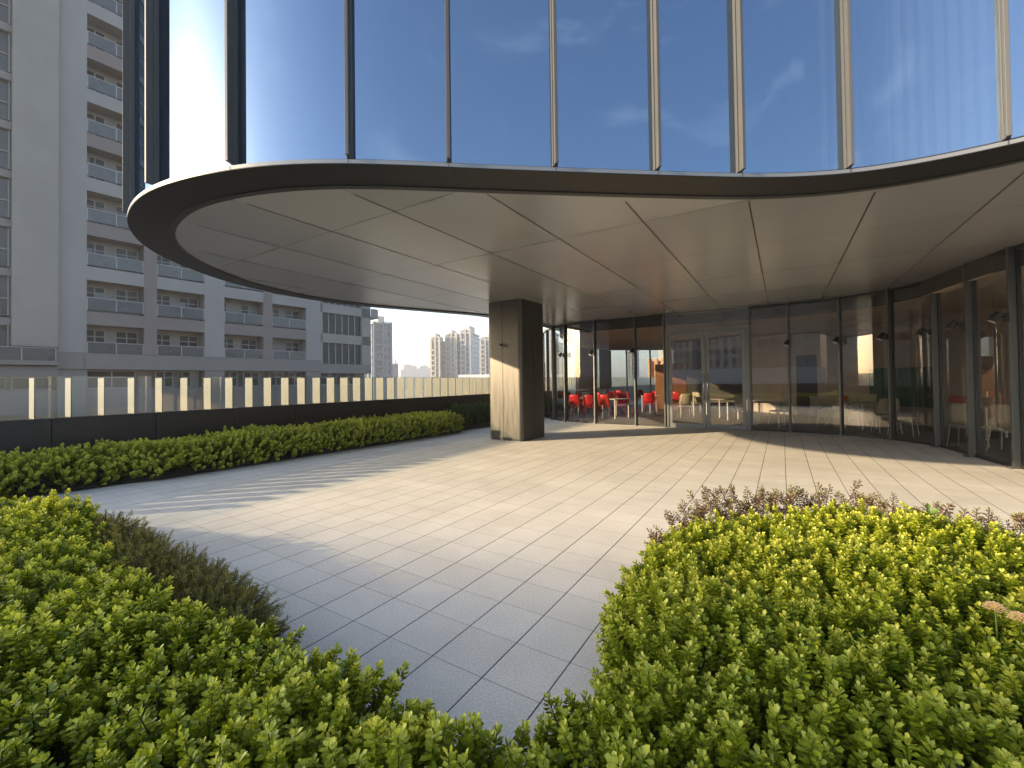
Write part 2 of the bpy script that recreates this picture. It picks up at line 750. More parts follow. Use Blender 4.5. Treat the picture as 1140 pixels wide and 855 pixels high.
def joint_line(a, b, w):
    """dark sealed joint just under the soffit, only where it lies inside the outline"""
    n = 160
    d = (b - a)
    prev = None
    run = None
    pts = [a + d * (i / n) for i in range(n + 1)]
    segs = []
    for p in pts:
        if inside(INPOLY, p.x, p.y):
            if run is None:
                run = p
            prev = p
        elif run is not None:
            segs.append((run, prev))
            run = None
    if run is not None:
        segs.append((run, prev))
    for p, q in segs:
        if (q - p).length < .2:
            continue
        t = (q - p).normalized()
        s = Vector((-t.y, t.x, 0)) * w / 2
        z = Vector((0, 0, ZS - .003))
        m.face(p - s + z, p + s + z, q + s + z, q - s + z)


for k in range(-6, 10):
    v = .286 + 1.2 * k
    joint_line(uv(-8, v), uv(34, v), .016)
segm = m.build('soffit_joint_lines', MT['joint'], soff)
m = MB()
for k in range(-4, 12):
    u = 3.585 + 2.03 * k
    joint_line(uv(u, -22), uv(u, 14), .008)
m.build('soffit_cross_joints', MT['joint'], soff)

# --- dark ring, its shadow gap lip, silver edge
m = MB()
m.band(p3(LIP, ZS - .012), p3(OUT, ZS + .004))
m.band(p3(OUT, ZS + .004), p3(OUT, ZS + .012))
m.build('fascia_ring', MT['ring'], BLD, smooth=False)
m = MB()
m.band(p3(INN, ZS + .0), p3(INN, ZS - .022))
m.band(p3(INN, ZS - .022), p3(LIP, ZS - .022))
m.band(p3(LIP, ZS - .022), p3(LIP, ZS - .010))
m.build('shadow_gap', MT['lip'], BLD)
m = MB()
OUT2 = INN + NN * .474
m.band(p3(OUT2, ZS + .010), p3(OUT2, ZS + .046))
m.band(p3(OUT2, ZS + .046), p3(GLZ - NN * .01, ZS + .062))
m.build('sill_band', MT['sill'], BLD, smooth=True)

# --- upper facade: one curved pane and one fin per bay
MULL_PX = [(1112, 160), (945, 190), (825, 194.5), (724, 191), (618, 187), (508.5, 182), (392, 180), (256, 188), (169, 209)]
mi = [nearest(GLZ, onz(x, y, 3.6)) for x, y in MULL_PX]
step = (mi[-1] - mi[0]) / (len(mi) - 1)
i = mi[0]
pre = []
while i - step > 2:
    i -= step * 1.05
    pre.append(int(i))
post = []
i = mi[-1]
while i + step < len(GLZ) - 2:
    i += step
    post.append(int(i))
mi = pre[::-1] + mi + post
ZT1, ZT2, ZTOP = 7.9, 8.5, 13.2
for k, i in enumerate(mi):
    p = GLZ[i]
    n = NN[i]
    nv = Vector((n[0], n[1], 0))
    tv = Vector((-n[1], n[0], 0))
    org = Vector((p[0], p[1], 0))
    m = MB()
    m.box((-.026, .0, ZS + .075), (.026, .045, ZTOP), org, tv, nv)
    m.box((-.016, .047, ZS + .075), (.016, .115, ZTOP), org, tv, nv)
    f = m.build('mullion', MT['fin'], BLD, bevel=.003)
    m2 = MB()
    m2.box((-.040, -.03, ZS + .066), (.040, -.002, ZTOP - .01), org, tv, nv)
    m2.build('gasket', MT['finside'], f)
    # joint across the ring under every mullion
    a = Vector((*LIP[i], 0))
    b = Vector((*OUT[i], 0))
    s = tv * .004
    ring_j = MB()
    ring_j.face(Vector((a.x, a.y, ZS - .016)) - s, Vector((a.x, a.y, ZS - .016)) + s, Vector((b.x, b.y, ZS)) + s, Vector((b.x, b.y, ZS)) - s)
    c = b + nv * .007
    ring_j.build('ring_joint', MT['lip'], f)
    ring_j = MB()
    ring_j.face(Vector((c.x, c.y, ZS + .012)) - s, Vector((c.x, c.y, ZS + .012)) + s, Vector((c.x, c.y, ZS + .045)) + s, Vector((c.x, c.y, ZS + .045)) - s)
    ring_j.build('sill_joint', MT['lip'], f)
for a, b in zip(mi[:-1], mi[1:]):
    for z0, z1 in ((ZS + .064, ZT1), (ZT2, ZTOP)):
        m = MB()
        m.band(p3(GLZ[a:b + 1], z0), p3(GLZ[a:b + 1], z1))
        m.build('window_pane', MT['facade_glass'], BLD, smooth=True)
m = MB()
m.band(p3(GLZ + NN * .01, ZT1), p3(GLZ + NN * .01, ZT2))
m.band(p3(GLZ + NN * .02, ZTOP), p3(GLZ + NN * .02, ZTOP + .5))
m.build('spandrel_band', MT['sill'], BLD, smooth=True)
m = MB()
m.band(p3(GLZ + NN * .004, ZS + .062), p3(GLZ + NN * .004, ZS + .085))
m.build('glazing_gasket', MT['black'], BLD)
# drawn curtains (folded cloth) behind the right-hand bays, a dark room behind the others
ci = [nearest(GLZ, onz(x, y, 3.6)) for x, y in ((1112, 160), (828, 194.5))]
CUR = GLZ - NN * .14
fold = resample(CUR[2:ci[1]], .012)
fn, _ = normals(fold)
ph = np.arange(len(fold)) * .012
wob = .022 * np.sin(ph * 2 * math.pi / .11 + 1.3 * np.sin(ph * 2.1)) + .008 * np.sin(ph * 2 * math.pi / .047)
fold = fold + fn * wob[:, None]
m = MB()
m.band(p3(fold, ZS + .07), p3(fold, ZT1))
m.build('curtain', MT['curtain'], BLD, smooth=True)
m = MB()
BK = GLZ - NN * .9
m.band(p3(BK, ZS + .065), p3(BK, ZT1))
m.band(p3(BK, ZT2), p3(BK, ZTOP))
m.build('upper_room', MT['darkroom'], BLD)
m = MB()
for z in (ZS + .05, ZT1 + .2, ZTOP + .3):
    m.face(*[(x, y, z) for x, y in (GLZ[::-1] - 0 * NN)[::3]] + [(24, -4.5, z), (24, 30, z)])
m.build('floor_slab', MT['sill'], BLD)

# --- column
ca, cb_, cc = Vector((-.62, 11.18, 0)), Vector((.235, 10.60, 0)), Vector((.85, 11.58, 0))
ex = (ca - cb_)
ey = (cc - cb_)
Lx, Ly = ex.length, ey.length
ex.normalize()
ey = (ey - ex * ey.dot(ex)).normalized()
m = MB()
poly = []
R_ = .09
for (x, y, a0) in ((R_, R_, math.pi), (Lx - R_, R_, 1.5 * math.pi), (Lx - R_, Ly - R_, 0), (R_, Ly - R_, .5 * math.pi)):
    for t in range(7):
        a = a0 + t / 6 * math.pi / 2
        q = cb_ + ex * (x + R_ * math.cos(a)) + ey * (y + R_ * math.sin(a))
        poly.append((q.x, q.y))
m.prism(poly, .05, ZS + .001)
colm = m.build('column', MT['column'], BLD, smooth=False)
md = colm.modifiers.new('b', 'EDGE_SPLIT')
m = MB()
q0 = []
for (x, y, a0) in ((R_, R_, math.pi), (Lx - R_, R_, 1.5 * math.pi), (Lx - R_, Ly - R_, 0), (R_, Ly - R_, .5 * math.pi)):
    for t in range(5):
        a = a0 + t / 4 * math.pi / 2
        q = cb_ + ex * (x + (R_ - .012) * math.cos(a)) + ey * (y + (R_ - .012) * math.sin(a))
        q0.append((q.x, q.y))
m.prism(q0, 0.001, .049)
m.build('plinth', MT['lip'], colm)
m = MB()
for xx in (Lx * .55,):
    o = cb_ + ex * xx
    m.box((-.007, -.004, .05), (.007, .001, ZS), o, ex, ey)
o = cb_ + ey * (Ly * .5)
m.box((-.004, -.006, .05), (.001, .006, ZS), o, ex, ey)
m.build('cladding_joint', MT['lip'], colm)

# ------------------------------------------------------------------ ground-floor glass wall
WALL = [(1.35, 18.4), (1.45, 17.3), (1.62, 16.45), (1.97, 15.72), (2.88, 14.86), (4.05, 14.08), (4.80, 13.48), (6.84, 12.32), (7.60, 11.78),
        (8.43, 11.02), (8.91, 10.08), (8.92, 8.99), (8.42, 7.84), (8.06, 6.85), (7.98, 5.7), (8.4, 4.6), (9.3, 3.6), (10.6, 2.6)]
# the panes bow gently between posts
posts = [Vector((x, y, 0)) for x, y in WALL]
WTOP = ZS - .004


def bow(a, b, sag, n=10):
    t = (b - a)
    nrm = Vector((t.y, -t.x, 0)).normalized()
    return [a + t * (i / n) + nrm * (sag * 4 * (i / n) * (1 - i / n)) for i in range(n + 1)]


def catmull(k, n=10):
    a = posts[max(k - 1, 0)]
    b = posts[k]
    c = posts[k + 1]
    d = posts[min(k + 2, len(posts) - 1)]
    out = []
    for i in range(n + 1):
        t = i / n
        out.append(.5 * ((2 * b) + (c - a) * t + (2 * a - 5 * b + 4 * c - d) * t * t + (-a + 3 * b - 3 * c + d) * t ** 3))
    return out


DOORBAY = 6
for k in range(len(posts) - 1):
    if k == DOORBAY:
        continue
    c = catmull(k) if k not in (DOORBAY - 1, DOORBAY + 1) else bow(posts[k], posts[k + 1], .0)
    A = np.array([(p.x, p.y) for p in c])
    m = MB()
    m.band(p3(A, .06), p3(A, WTOP - .06))
    g = m.build('glass_panel', MT['wall_glass'], BLD, smooth=True)
    n2, _ = normals(A)
    for z0, z1 in ((.0, .055), (WTOP - .055, WTOP)):
        m = MB()
        a_, b_ = A + n2 * .025, A - n2 * .025
        m.band(p3(a_, z0), p3(a_, z1))
        m.band(p3(b_, z0), p3(b_, z1))
        m.band(p3(a_, z0 if z0 > 1 else z1), p3(b_, z0 if z0 > 1 else z1))
        m.build('glazing_rail', MT['black'], g)
wall_dirs = []
for k, p in enumerate(posts):
    a = posts[max(k - 1, 0)]
    b = posts[min(k + 1, len(posts) - 1)]
    t = (b - a).normalized()
    n = Vector((t.y, -t.x, 0))
    if n.dot(Vector((3, 8, 0)) - p) < 0:
        n = -n
    wall_dirs.append((t, n))
    m = MB()
    m.box((-.020, .0, .0), (.020, .10, WTOP), p, t, n)
    m.box((-.045, .03, .0), (.045, .16, .03), p, t, n)
    f = m.build('wall_mullion', MT['post'], BLD, bevel=.004)
    m = MB()
    m.box((-.028, -.06, .0), (.035, -.002, WTOP), p, t, n)
    m.build('inner_post', MT['black'], f)

# --- double door in its bay
pa, pb = posts[DOORBAY], posts[DOORBAY + 1]
td = (pb - pa)
Wd = td.length
td.normalize()
nd = Vector((td.y, -td.x, 0))
HD = 2.93
m = MB()
m.box((.03, -.03, HD), (Wd - .03, .06, HD + .07), pa, td, nd)
m.box((.03, -.02, WTOP - .05), (Wd - .03, .02, WTOP), pa, td, nd)
m.box((.03, -.03, 0), (.10, .06, HD), pa, td, nd)
m.box((Wd - .10, -.03, 0), (Wd - .03, .06, HD), pa, td, nd)
m.build('door_frame', MT['frame'], BLD, bevel=.003)
m = MB()
m.box((.03, -.004, HD + .07), (Wd - .03, .004, WTOP - .05), pa, td, nd)
m.build('transom_pane', MT['wall_glass'], BLD)
for s in (0, 1):
    x0 = .105 + s * (Wd / 2 - .10)
    x1 = x0 + Wd / 2 - .115
    m = MB()
    for bx in (((x0, -.025, .01), (x0 + .10, .03, HD - .005)), ((x1 - .10, -.025, .01), (x1, .03, HD - .005)),
               ((x0 + .10, -.025, .01), (x1 - .10, .03, .13)), ((x0 + .10, -.025, HD - .11), (x1 - .10, .03, HD - .005))):
        m.box(*bx, pa, td, nd)
    d = m.build('door', MT['frame'], BLD, bevel=.003)
    m = MB()
    m.box((x0 + .10, -.004, .13), (x1 - .10, .004, HD - .11), pa, td, nd)
    m.build('pane', MT['wall_glass'], d)
    m = MB()
    hx = x1 - .05 if s == 0 else x0 + .05
    m.tube([tuple(pa + td * hx + nd * .085 + Vector((0, 0, z))) for z in (.85, 1.65)], .014)
    for z in (.95, 1.55):
        m.tube([tuple(pa + td * hx + nd * .03 + Vector((0, 0, z))), tuple(pa + td * hx + nd * .085 + Vector((0, 0, z)))], .009)
    m.build('handle', MT['chrome'], d, smooth=True)

# --- room behind the glass
room = [(p.x, p.y) for p in posts[3:]]
m = MB()
RP = [(p.x, p.y, .004) for p in posts[1:]] + [(16, 2.6, .004), (16, 27, .004), (5, 25.5, .004), (3.0, 22, .004), (2.0, 19.3, .004)]
m.face(*RP[::-1])
tag(m.build('room_floor', MT['floor']), kind='structure')
m = MB()
RC = [(x, y, 3.22) for x, y, z in RP]
cen = Vector((10, 15, 0))
RC = [tuple(Vector((x, y, 0)) + (cen - Vector((x, y, 0))).normalized() * .5 + Vector((0, 0, 3.22))) for x, y, z in RP]
m.face(*RC)
m.build('ceiling', MT['ceil'], BLD)
m = MB()
m.band(RC + [RC[0]], [(x, y, ZS - .01) for x, y, z in RC] + [(RC[0][0], RC[0][1], ZS - .01)])
m.build('bulkhead', mat('bulkhead_dark', (.06, .055, .05), rough=.6), BLD)
# rear glazing and solid walls
back = [(1.35, 18.4), (2.0, 19.6), (2.6, 21.0), (3.4, 22.6), (4.4, 24.1), (5.6, 25.4), (7.0, 26.2), (8.6, 26.7), (10.2, 27)]
bp_ = [Vector((x, y, 0)) for x, y in back]
for k in range(len(bp_) - 1):
    a, b = bp_[k], bp_[k + 1]
    t = (b - a).normalized()
    n = Vector((t.y, -t.x, 0))
    m = MB()
    m.box((.03, -.004, .05), ((b - a).length - .03, .004, 3.3), a, t, n)
    m.build('rear_window', MT['rail_glass'], BLD)
    m = MB()
    m.box((-.03, -.05, 0), (.03, .05, 3.4), a, t, n)
    m.build('rear_post', MT['post'], BLD)
m = MB()
m.box((10.2, 26.9, 0), (16.2, 27.1, 3.5))
m.box((15.9, 2.0, 0), (16.1, 26.9, 3.5))
m.build('room_rear_wall', MT['rwall'], BLD)
# partition seen behind the right-hand panes, with an opening
A_ = Vector((10.6, 19.5, 0))
B_ = Vector((13.4, 8.0, 0))
t = (B_ - A_).normalized()
n = Vector((-t.y, t.x, 0))
L_ = (B_ - A_).length
m = MB()
m.box((0, 0, 0), (2.6, .12, 3.4), A_, t, n)
m.box((3.5, 0, 0), (L_, .12, 3.4), A_, t, n)
m.box((2.6, 0, 2.35), (3.5, .12, 3.4), A_, t, n)
m.build('partition_wall', MT['rwall'], BLD)
m = MB()
m.box((2.6, .02, 0), (3.5, .10, 2.35), A_, t, n)
m.build('interior_doorway', MT['black'], BLD)
m = MB()
m.box((5.4, -.05, .55), (7.2, -.01, 1.75), A_, t, n)
tag(m.build('green_board', MT['green']), 'dark green board on the wall inside, behind the right-hand glass panels', 'board')
# pleated blind hanging on the left of the rear glazing
a, b = Vector((2.75, 20.6, 0)), Vector((5.4, 24.6, 0))
t = (b - a).normalized()
n = Vector((t.y, -t.x, 0))
pts = []
for i in range(240):
    s = i / 239
    pts.append(a + t * ((b - a).length * s) + n * (.3 + .03 * math.sin(i * .9)))
for lab, i0, i1 in (('cream pleated curtain at the rear window, above the red chairs', 0, 120), ('cream pleated curtain at the rear window, right of the first one', 150, 239)):
    m = MB()
    A = np.array([(p.x, p.y) for p in pts[i0:i1]])
    m.band(p3(A, 1.0 if i0 else .9), p3(A, 3.15))
    tag(m.build('curtain', MT['curtain'], smooth=True), lab, 'curtain')
# brown cupboard
m = MB()
o = Vector((7.6, 20.6, 0))
m.box((-.7, -.25, .06), (.7, .25, 2.2), o, Vector((.95, -.31, 0)), Vector((.31, .95, 0)))
cup = thing('cupboard', 'tall brown wooden cupboard inside, behind the panel left of the doors', 'cupboard', (0, 0, 0))
m.build('carcass', MT['brown'], cup, bevel=.01)
m = MB()
for s in (-1, 1):
    m.box((s * .35 - .33, -.27, .10), (s * .35 + .33, -.252, 2.16), o, Vector((.95, -.31, 0)), Vector((.31, .95, 0)))
m.build('door', MT['brown'], cup, bevel=.004)


# ------------------------------------------------------------------ furniture in the room
def make_chair(name, label, shell, legs, group):
    t = thing(name, label, 'chair', group=group)
    m = MB()
    n = 6
    rows = []
    for j in range(5):                                   # dished seat
        y = -.22 + .44 * j / 4
        rows.append([(-.23 + .46 * i / n, y, .45 - .018 * math.sin(math.pi * i / n) + (.02 if j == 4 else 0)) for i in range(n + 1)])
    for r0, r1 in zip(rows[:-1], rows[1:]):
        m.band(r0, r1)
    s = m.build('seat', shell, t, smooth=True, weld=True)
    md = s.modifiers.new('s', 'SOLIDIFY')
    md.thickness = .025
    m = MB()
    rows = []
    for j in range(6):                                   # curved back
        z = .50 + .42 * j / 5
        w = .235 - .02 * (j / 5) ** 2 * 2
        rows.append([(-w + 2 * w * i / n, .20 + .07 * j / 5 - .06 * (2 * i / n - 1) ** 2, z + (-.02 if j == 5 and i in (0, n) else 0)) for i in range(n + 1)])
    for r0, r1 in zip(rows[:-1], rows[1:]):
        m.band(r0, r1)
    s = m.build('backrest', shell, t, smooth=True, weld=True)
    md = s.modifiers.new('s', 'SOLIDIFY')
    md.thickness = .02
    for sx in (-1, 1):
        m = MB()
        m.tube([(sx * .20, -.19, .44), (sx * .235, -.235, 0)], .013, 6, .010)
        m.build('leg', legs, t, smooth=True)
        m = MB()
        m.tube([(sx * .20, .22, .62), (sx * .20, .20, .44), (sx * .235, .27, 0)], .013, 6, .010)
        m.build('leg', legs, t, smooth=True)
    return t


def make_table(label, top, legs, w=.8, group=None):
    t = thing('table', label, 'table', group=group)
    m = MB()
    m.box((-w / 2, -.4, .715), (w / 2, .4, .745))
    m.build('tabletop', top, t, bevel=.006)
    for sx in (-1, 1):
        for sy in (-1, 1):
            m = MB()
            m.box((sx * (w / 2 - .05) - .02, sy * .35 - .02, 0), (sx * (w / 2 - .05) + .02, sy * .35 + .02, .714))
            m.build('leg', legs, t)
    return t


def spot(px, d):
    v = ray(px, 430)
    k = d / v.y
    return (v.x * k, v.y * k, .006)


G1 = 'red chairs inside the room'
G2 = 'white chairs inside the room'
G3 = 'tables inside the room'
red0 = make_chair('chair', 'red plastic chair', MT['red'], MT['red'], G1)
REDS = [(641, 17.4, 2.7, 'red chair nearest the curved left end of the glass wall'),
        (656, 16.9, 2.9, 'red chair behind the second glass panel from the left, beside a post'),
        (674, 17.0, 2.6, 'front red chair left of a small table behind the third glass panel'),
        (695, 17.6, .4, 'front red chair right of a small table behind the third glass panel'),
        (722, 18.0, 2.9, 'front red chair behind the panel left of the doors'),
        (650, 19.5, 1.0, 'second-row red chair seen over the leftmost red chairs'),
        (668, 20.0, 2.2, 'second-row red chair below the cream curtain'),
        (683, 20.4, .2, 'second-row red chair below the gap between the curtains'),
        (704, 20.6, 1.4, 'second-row red chair right of the glass post'),
        (733, 20.8, 2.0, 'second-row red chair beside the post left of the doors'),
        (662, 23.0, 2.9, 'rear red chair at the window, leftmost of its row'),
        (690, 23.2, 2.5, 'rear red chair at the window, in the middle of its row'),
        (716, 23.4, .6, 'rear red chair at the window, rightmost of its row'),
        (754, 19.6, 2.4, 'red chair seen through the left door leaf, beside a cream chair'),
        (950, 13.2, 1.2, 'lone red chair at the table right of the doors'),
        (1071, 12.0, 2.0, 'lone red chair deep behind the third panel from the right'),
        (1107, 12.5, .7, 'lone red chair deep behind the last but one panel on the right')]
for i, (px, d, rz, lab) in enumerate(REDS):
    if i == 0:
        red0.location = spot(px, d)
        red0.rotation_euler = (0, 0, rz)
        red0['label'] = lab
    else:
        dup(red0, spot(px, d), rz, lab)
wh0 = make_chair('chair', 'cream chair', MT['cream'], MT['white'], G2)
WHS = [(762, 16.6, 3.0, 'cream chair facing the left door leaf from inside'),
       (779, 18.4, 1.9, 'cream chair behind the meeting edge of the two doors'),
       (829, 13.5, 1.7, 'cream chair cut by the right edge of the right door leaf'),
       (868, 13.6, -1.2, 'cream chair right of the small table beside the doors'),
       (914, 13.0, 1.5, 'cream chair beside the second post right of the doors'),
       (923, 13.7, 1.7, 'cream chair half hidden behind the second post right of the doors'),
       (985, 11.4, 2.8, 'cream chair at the right end of the long table'),
       (968, 14.3, 2.6, 'cream chair on the far side of the long table'),
       (1005, 10.9, .6, 'cream chair in front of the green board'),
       (1076, 8.9, 2.0, 'cream chair behind the third panel from the right'),
       (1124, 8.3, 1.9, 'cream chair nearest the glass at the right edge')]
for i, (px, d, rz, lab) in enumerate(WHS):
    if i == 0:
        wh0.location = spot(px, d)
        wh0.rotation_euler = (0, 0, rz)
        wh0['label'] = lab
    else:
        dup(wh0, spot(px, d), rz, lab)
tb0 = make_table('table', MT['tabletop'], MT['white'], .8, G3)
TBS = [(685, 17.0, .5, 'small pale table between the front red chairs'),
       (648, 18.2, .3, 'small pale table among the red chairs at the curved left end'),
       (727, 19.4, .2, 'small pale table behind the panel left of the doors'),
       (772, 17.8, .4, 'pale table among cream chairs behind the left door leaf'),
       (805, 15.8, .6, 'pale table behind the right door leaf'),
       (855, 13.4, .8, 'pale table on white legs right of the doors'),
       (955, 12.6, 1.0, 'pale table beside the lone red chair'),
       (975, 12.0, 1.0, 'pale table joined to the right of the table with the red chair'),
       (1108, 10.0, 1.2, 'pale table behind the panels at the right edge')]
for i, (px, d, rz, lab) in enumerate(TBS):
    if i == 0:
        tb0.location = spot(px, d)
        tb0.rotation_euler = (0, 0, rz)
        tb0['label'] = lab
    else:
        dup(tb0, spot(px, d), rz, lab)

# ------------------------------------------------------------------ spotlights on the wall mullions
ORD = ['far left end', 'second post from the left', 'third post from the left', 'post left of the doors', 'post right of the doors']


def make_spot():
    t = thing('spotlight', 'x', 'lamp', group='spotlights on the glass wall posts')
    m = MB()
    m.box((-.02, 0, -.07), (.02, .05, .07))
    m.tube([(0, .05, 0), (0, .12, .0)], .014)
    m.build('bracket', MT['lampblack'], t)
    m = MB()
    m.tube([(-.02, .13, .07), (0, .17, .02), (.02, .21, -.06)], .045, 12, .07)
    h = m.build('lamp_head', MT['lampblack'], t, smooth=False)
    m = MB()
    m.tube([(.0205, .211, -.062), (.022, .214, -.067)], .058, 12)
    m.build('lens', MT['lampglass'], h)
    return t


sp0 = make_spot()
labs = {3: 'black spotlight on the leftmost post of the glass wall', 4: 'black spotlight on the post in front of the leftmost red chairs',
        5: 'black spotlight on the second post left of the doors', 8: 'black spotlight on the first post right of the doors',
        9: 'black spotlight on the second post right of the doors', 10: 'black spotlight on the third post right of the doors',
        11: 'black spotlight on the fourth post right of the doors', 12: 'black spotlight on the fifth post right of the doors',
        13: 'black spotlight on the post at the right edge of the view'}
for j, (k, lab) in enumerate(labs.items()):
    t, n = wall_dirs[k]
    loc = posts[k] + n * .10 + Vector((0, 0, 2.42))
    rz = math.atan2(n.y, n.x) - math.pi / 2
    if j == 0:
        sp0.location = loc
        sp0.rotation_euler = (0, 0, rz)
        sp0['label'] = lab
    else:
        dup(sp0, loc, rz, lab)
loc = colm.location
s1 = dup(sp0, cb_ + ex * (Lx * .55) - ey * .004 + Vector((0, 0, 2.42)), math.atan2(-ey.y, -ey.x) - math.pi / 2, 'small black spotlight on the joint of the big column')
s1.scale = (.45, .45, .45)

# ------------------------------------------------------------------ ground, paving, soil
m = MB()
m.box((-3000, -3000, -15.2), (3000, 3000, -14.0))
tag(m.build('city_ground', mat('city_ground', (.16, .16, .15), rough=.9, var=.3, vscale=.02)), kind='structure')
m = MB()
TP = [uv(-14, 9.25), uv(40, 9.25), uv(40, -22), uv(-14, -22)]
m.face(*[(p.x, p.y, 0) for p in TP[::-1]])
tag(m.build('terrace_paving', MT['pave']), kind='structure')
m = MB()
TQ = [uv(-14.2, 9.55), uv(40.2, 9.55), uv(40.2, -22.2), uv(-14.2, -22.2)]
m.prism([(p.x, p.y) for p in TQ], -14, -.01)
tag(m.build('podium', mat('podium_wall', (.3, .29, .28), rough=.8, var=.1)), 'pale podium block carrying the roof terrace', 'building')

# ------------------------------------------------------------------ parapet with fins and glass
par = thing('terrace_parapet', 'long dark clad parapet behind the narrow hedge', 'parapet')
VP = 9.27
HP = 1.035
k = 0
u0 = 1.781 - 1.267 * 10
while u0 < 39:
    m = MB()
    m.box((u0 + .005, VP, 0.001), (u0 + 1.262, VP + .06, HP), Vector((0, 0, 0)), U, V)
    m.build('cladding_panel', MT['parapet'], par, bevel=.004)
    u0 += 1.267
m = MB()
m.box((-13, VP + .062, .001), (39, VP + .34, HP - .004), Vector((0, 0, 0)), U, V)
m.build('coping', MT['parapet'], par)
rl = thing('glass_railing', 'frameless glass railing with cream vertical fins on the dark parapet', 'railing', (0, 0, HP))
nf = 0
for i in range(-7, 92):
    u = 1.623 + .3845 * i
    m = MB()
    m.box((u - .016, VP + .045, 0.001), (u, VP + .335, .605), Vector((0, 0, 0)), U, V)
    m.build('fin', MT['finstrip'], rl)
for i in range(-9, 36):
    u = 1.781 - .02 + 1.0 * i * 1.1535
    if u > 38:
        break
    m = MB()
    m.box((u + .006, VP + .018, 0.001), (u + 1.1475, VP + .03, .63), Vector((0, 0, 0)), U, V)
    m.build('glass_pane', MT['rail_glass'], rl)
for x in (par,):
    pass
# second parapet behind the camera, closing the terrace
pb2 = thing('rear_parapet', 'dark clad parapet with pale panels, mirrored in the glass doors', 'parapet')
m = MB()
m.box((-12.6, -20, .001), (-12.3, 9.2, 1.0), Vector((0, 0, 0)), U, V)
m.build('cladding', MT['parapet'], pb2)
m = MB()
m.box((-12.5, -20, 1.0), (-12.4, 9.2, 2.3), Vector((0, 0, 0)), U, V)
m.build('pale_panel', mat('white_panel', (.7, .69, .66), rough=.4), pb2)

# ------------------------------------------------------------------ the pale apartment tower on the left
TW = math.radians(36.6)
bd = Vector((math.sin(TW), math.cos(TW), 0))
bn = Vector((bd.y, -bd.x, 0))                       # outwards, towards the terrace
P0 = Vector((-30.672, 30.974, 0))
T = thing('apartment_tower', 'tall grey apartment tower with glass-railed balconies, left of the terrace', 'building', (0, 0, 0))
mw = mat('tower_white_tile', (.225, .214, .202), rough=.75, var=.10, vscale=.35, stretch=(1, 1, .4))
mpk = mat('tower_pink_tile', (.158, .136, .126), rough=.8, var=.10, vscale=.5)
mbg = mat('tower_beige_tile', (.232, .214, .192), rough=.8, var=.12, vscale=.3, bump=.1, bscale=3)
mst = mat('tower_stone', (.155, .149, .140), rough=.8, var=.06, vscale=1)
mwf = mat('window_frame_grey', (.26, .265, .265), rough=.5)
mwg = mat('window_glass_dark', (.02, .024, .028), rough=.2, metal=.0, spec=.2, var=.25, vscale=.4)
mrg = mat('balcony_glass', (.05, .058, .062), rough=.3, var=.1, vscale=.5)
mrr = mat('balcony_rail', (.26, .265, .265), rough=.4)


def tb(m, s0, s1, d0, d1, z0, z1):
    """box in tower space: s along the facade, d depth behind the face (negative = proud)"""
    m.box((s0, -d1, z0), (s1, -d0, z1), P0, bd, bn)


NR = 10
ZB = 6.02
PIT = 3.256
TOP = ZB + PIT * (NR - 1) + 2.6
bays = [(0, 3.23), (4.04, 7.28), (8.78, 12.04), (12.86, 16.16)]
m = MB()
tb(m, -14, 23.87, 1.25, 16, -14, TOP)
m.build('body', mbg, T)
m = MB()
for s0, s1 in ((-1.46, 0), (7.28, 8.78), (16.16, 17.71)):
    tb(m, s0, s1, 0, 1.25, 3.95, TOP)
m.build('white_pier', mw, T)
m = MB()
for s0, s1 in ((3.23, 4.04), (12.04, 12.86)):
    tb(m, s0, s1, 0, 1.25, 3.95, TOP)
m.build('pink_pier', mpk, T)
m = MB()
tb(m, -3.57, -1.462, -.35, 1.25, 4.25, TOP)
m.build('projecting_wall', mbg, T)
m = MB()
tb(m, -1.46, 17.71, -.06, 1.25, 2.77, 3.93)
tb(m, -1.50, -.2, -.16, -.062, 2.77, 3.93)
tb(m, 17.71, 23.87, 0, 1.25, 2.6, 3.6)
m.build('stone_band', mst, T)
m = MB()
tb(m, -14, -1.50, -.9, 1.25, 3.0, 3.28)
tb(m, -14, -1.50, -.5, 1.25, 2.25, 2.9)
m.build('ledge', mst, T)
# spandrels
for k in range(NR):
    for bi, (s0, s1) in enumerate(bays):
        pass
for k in range(0, NR - 1):
    z0 = ZB + PIT * k
    mm = mpk if k % 2 == 0 else mw
    m = MB()
    tb(m, 0, 3.23, .01, 1.25, z0, z0 + .97)
    tb(m, 4.04, 7.28, .01, 1.25, z0, z0 + .97)
    m.build('spandrel', mm, T)
    m = MB()
    tb(m, 8.78, 12.04, .01, 1.25, z0, z0 + .97)
    tb(m, 12.86, 16.16, .01, 1.25, z0, z0 + .97)
    m.build('spandrel', mpk if k % 2 == 0 else mw, T)


WR = random.Random(5)
mbl = mat('pale_blind', (.20, .215, .205), rough=.8)


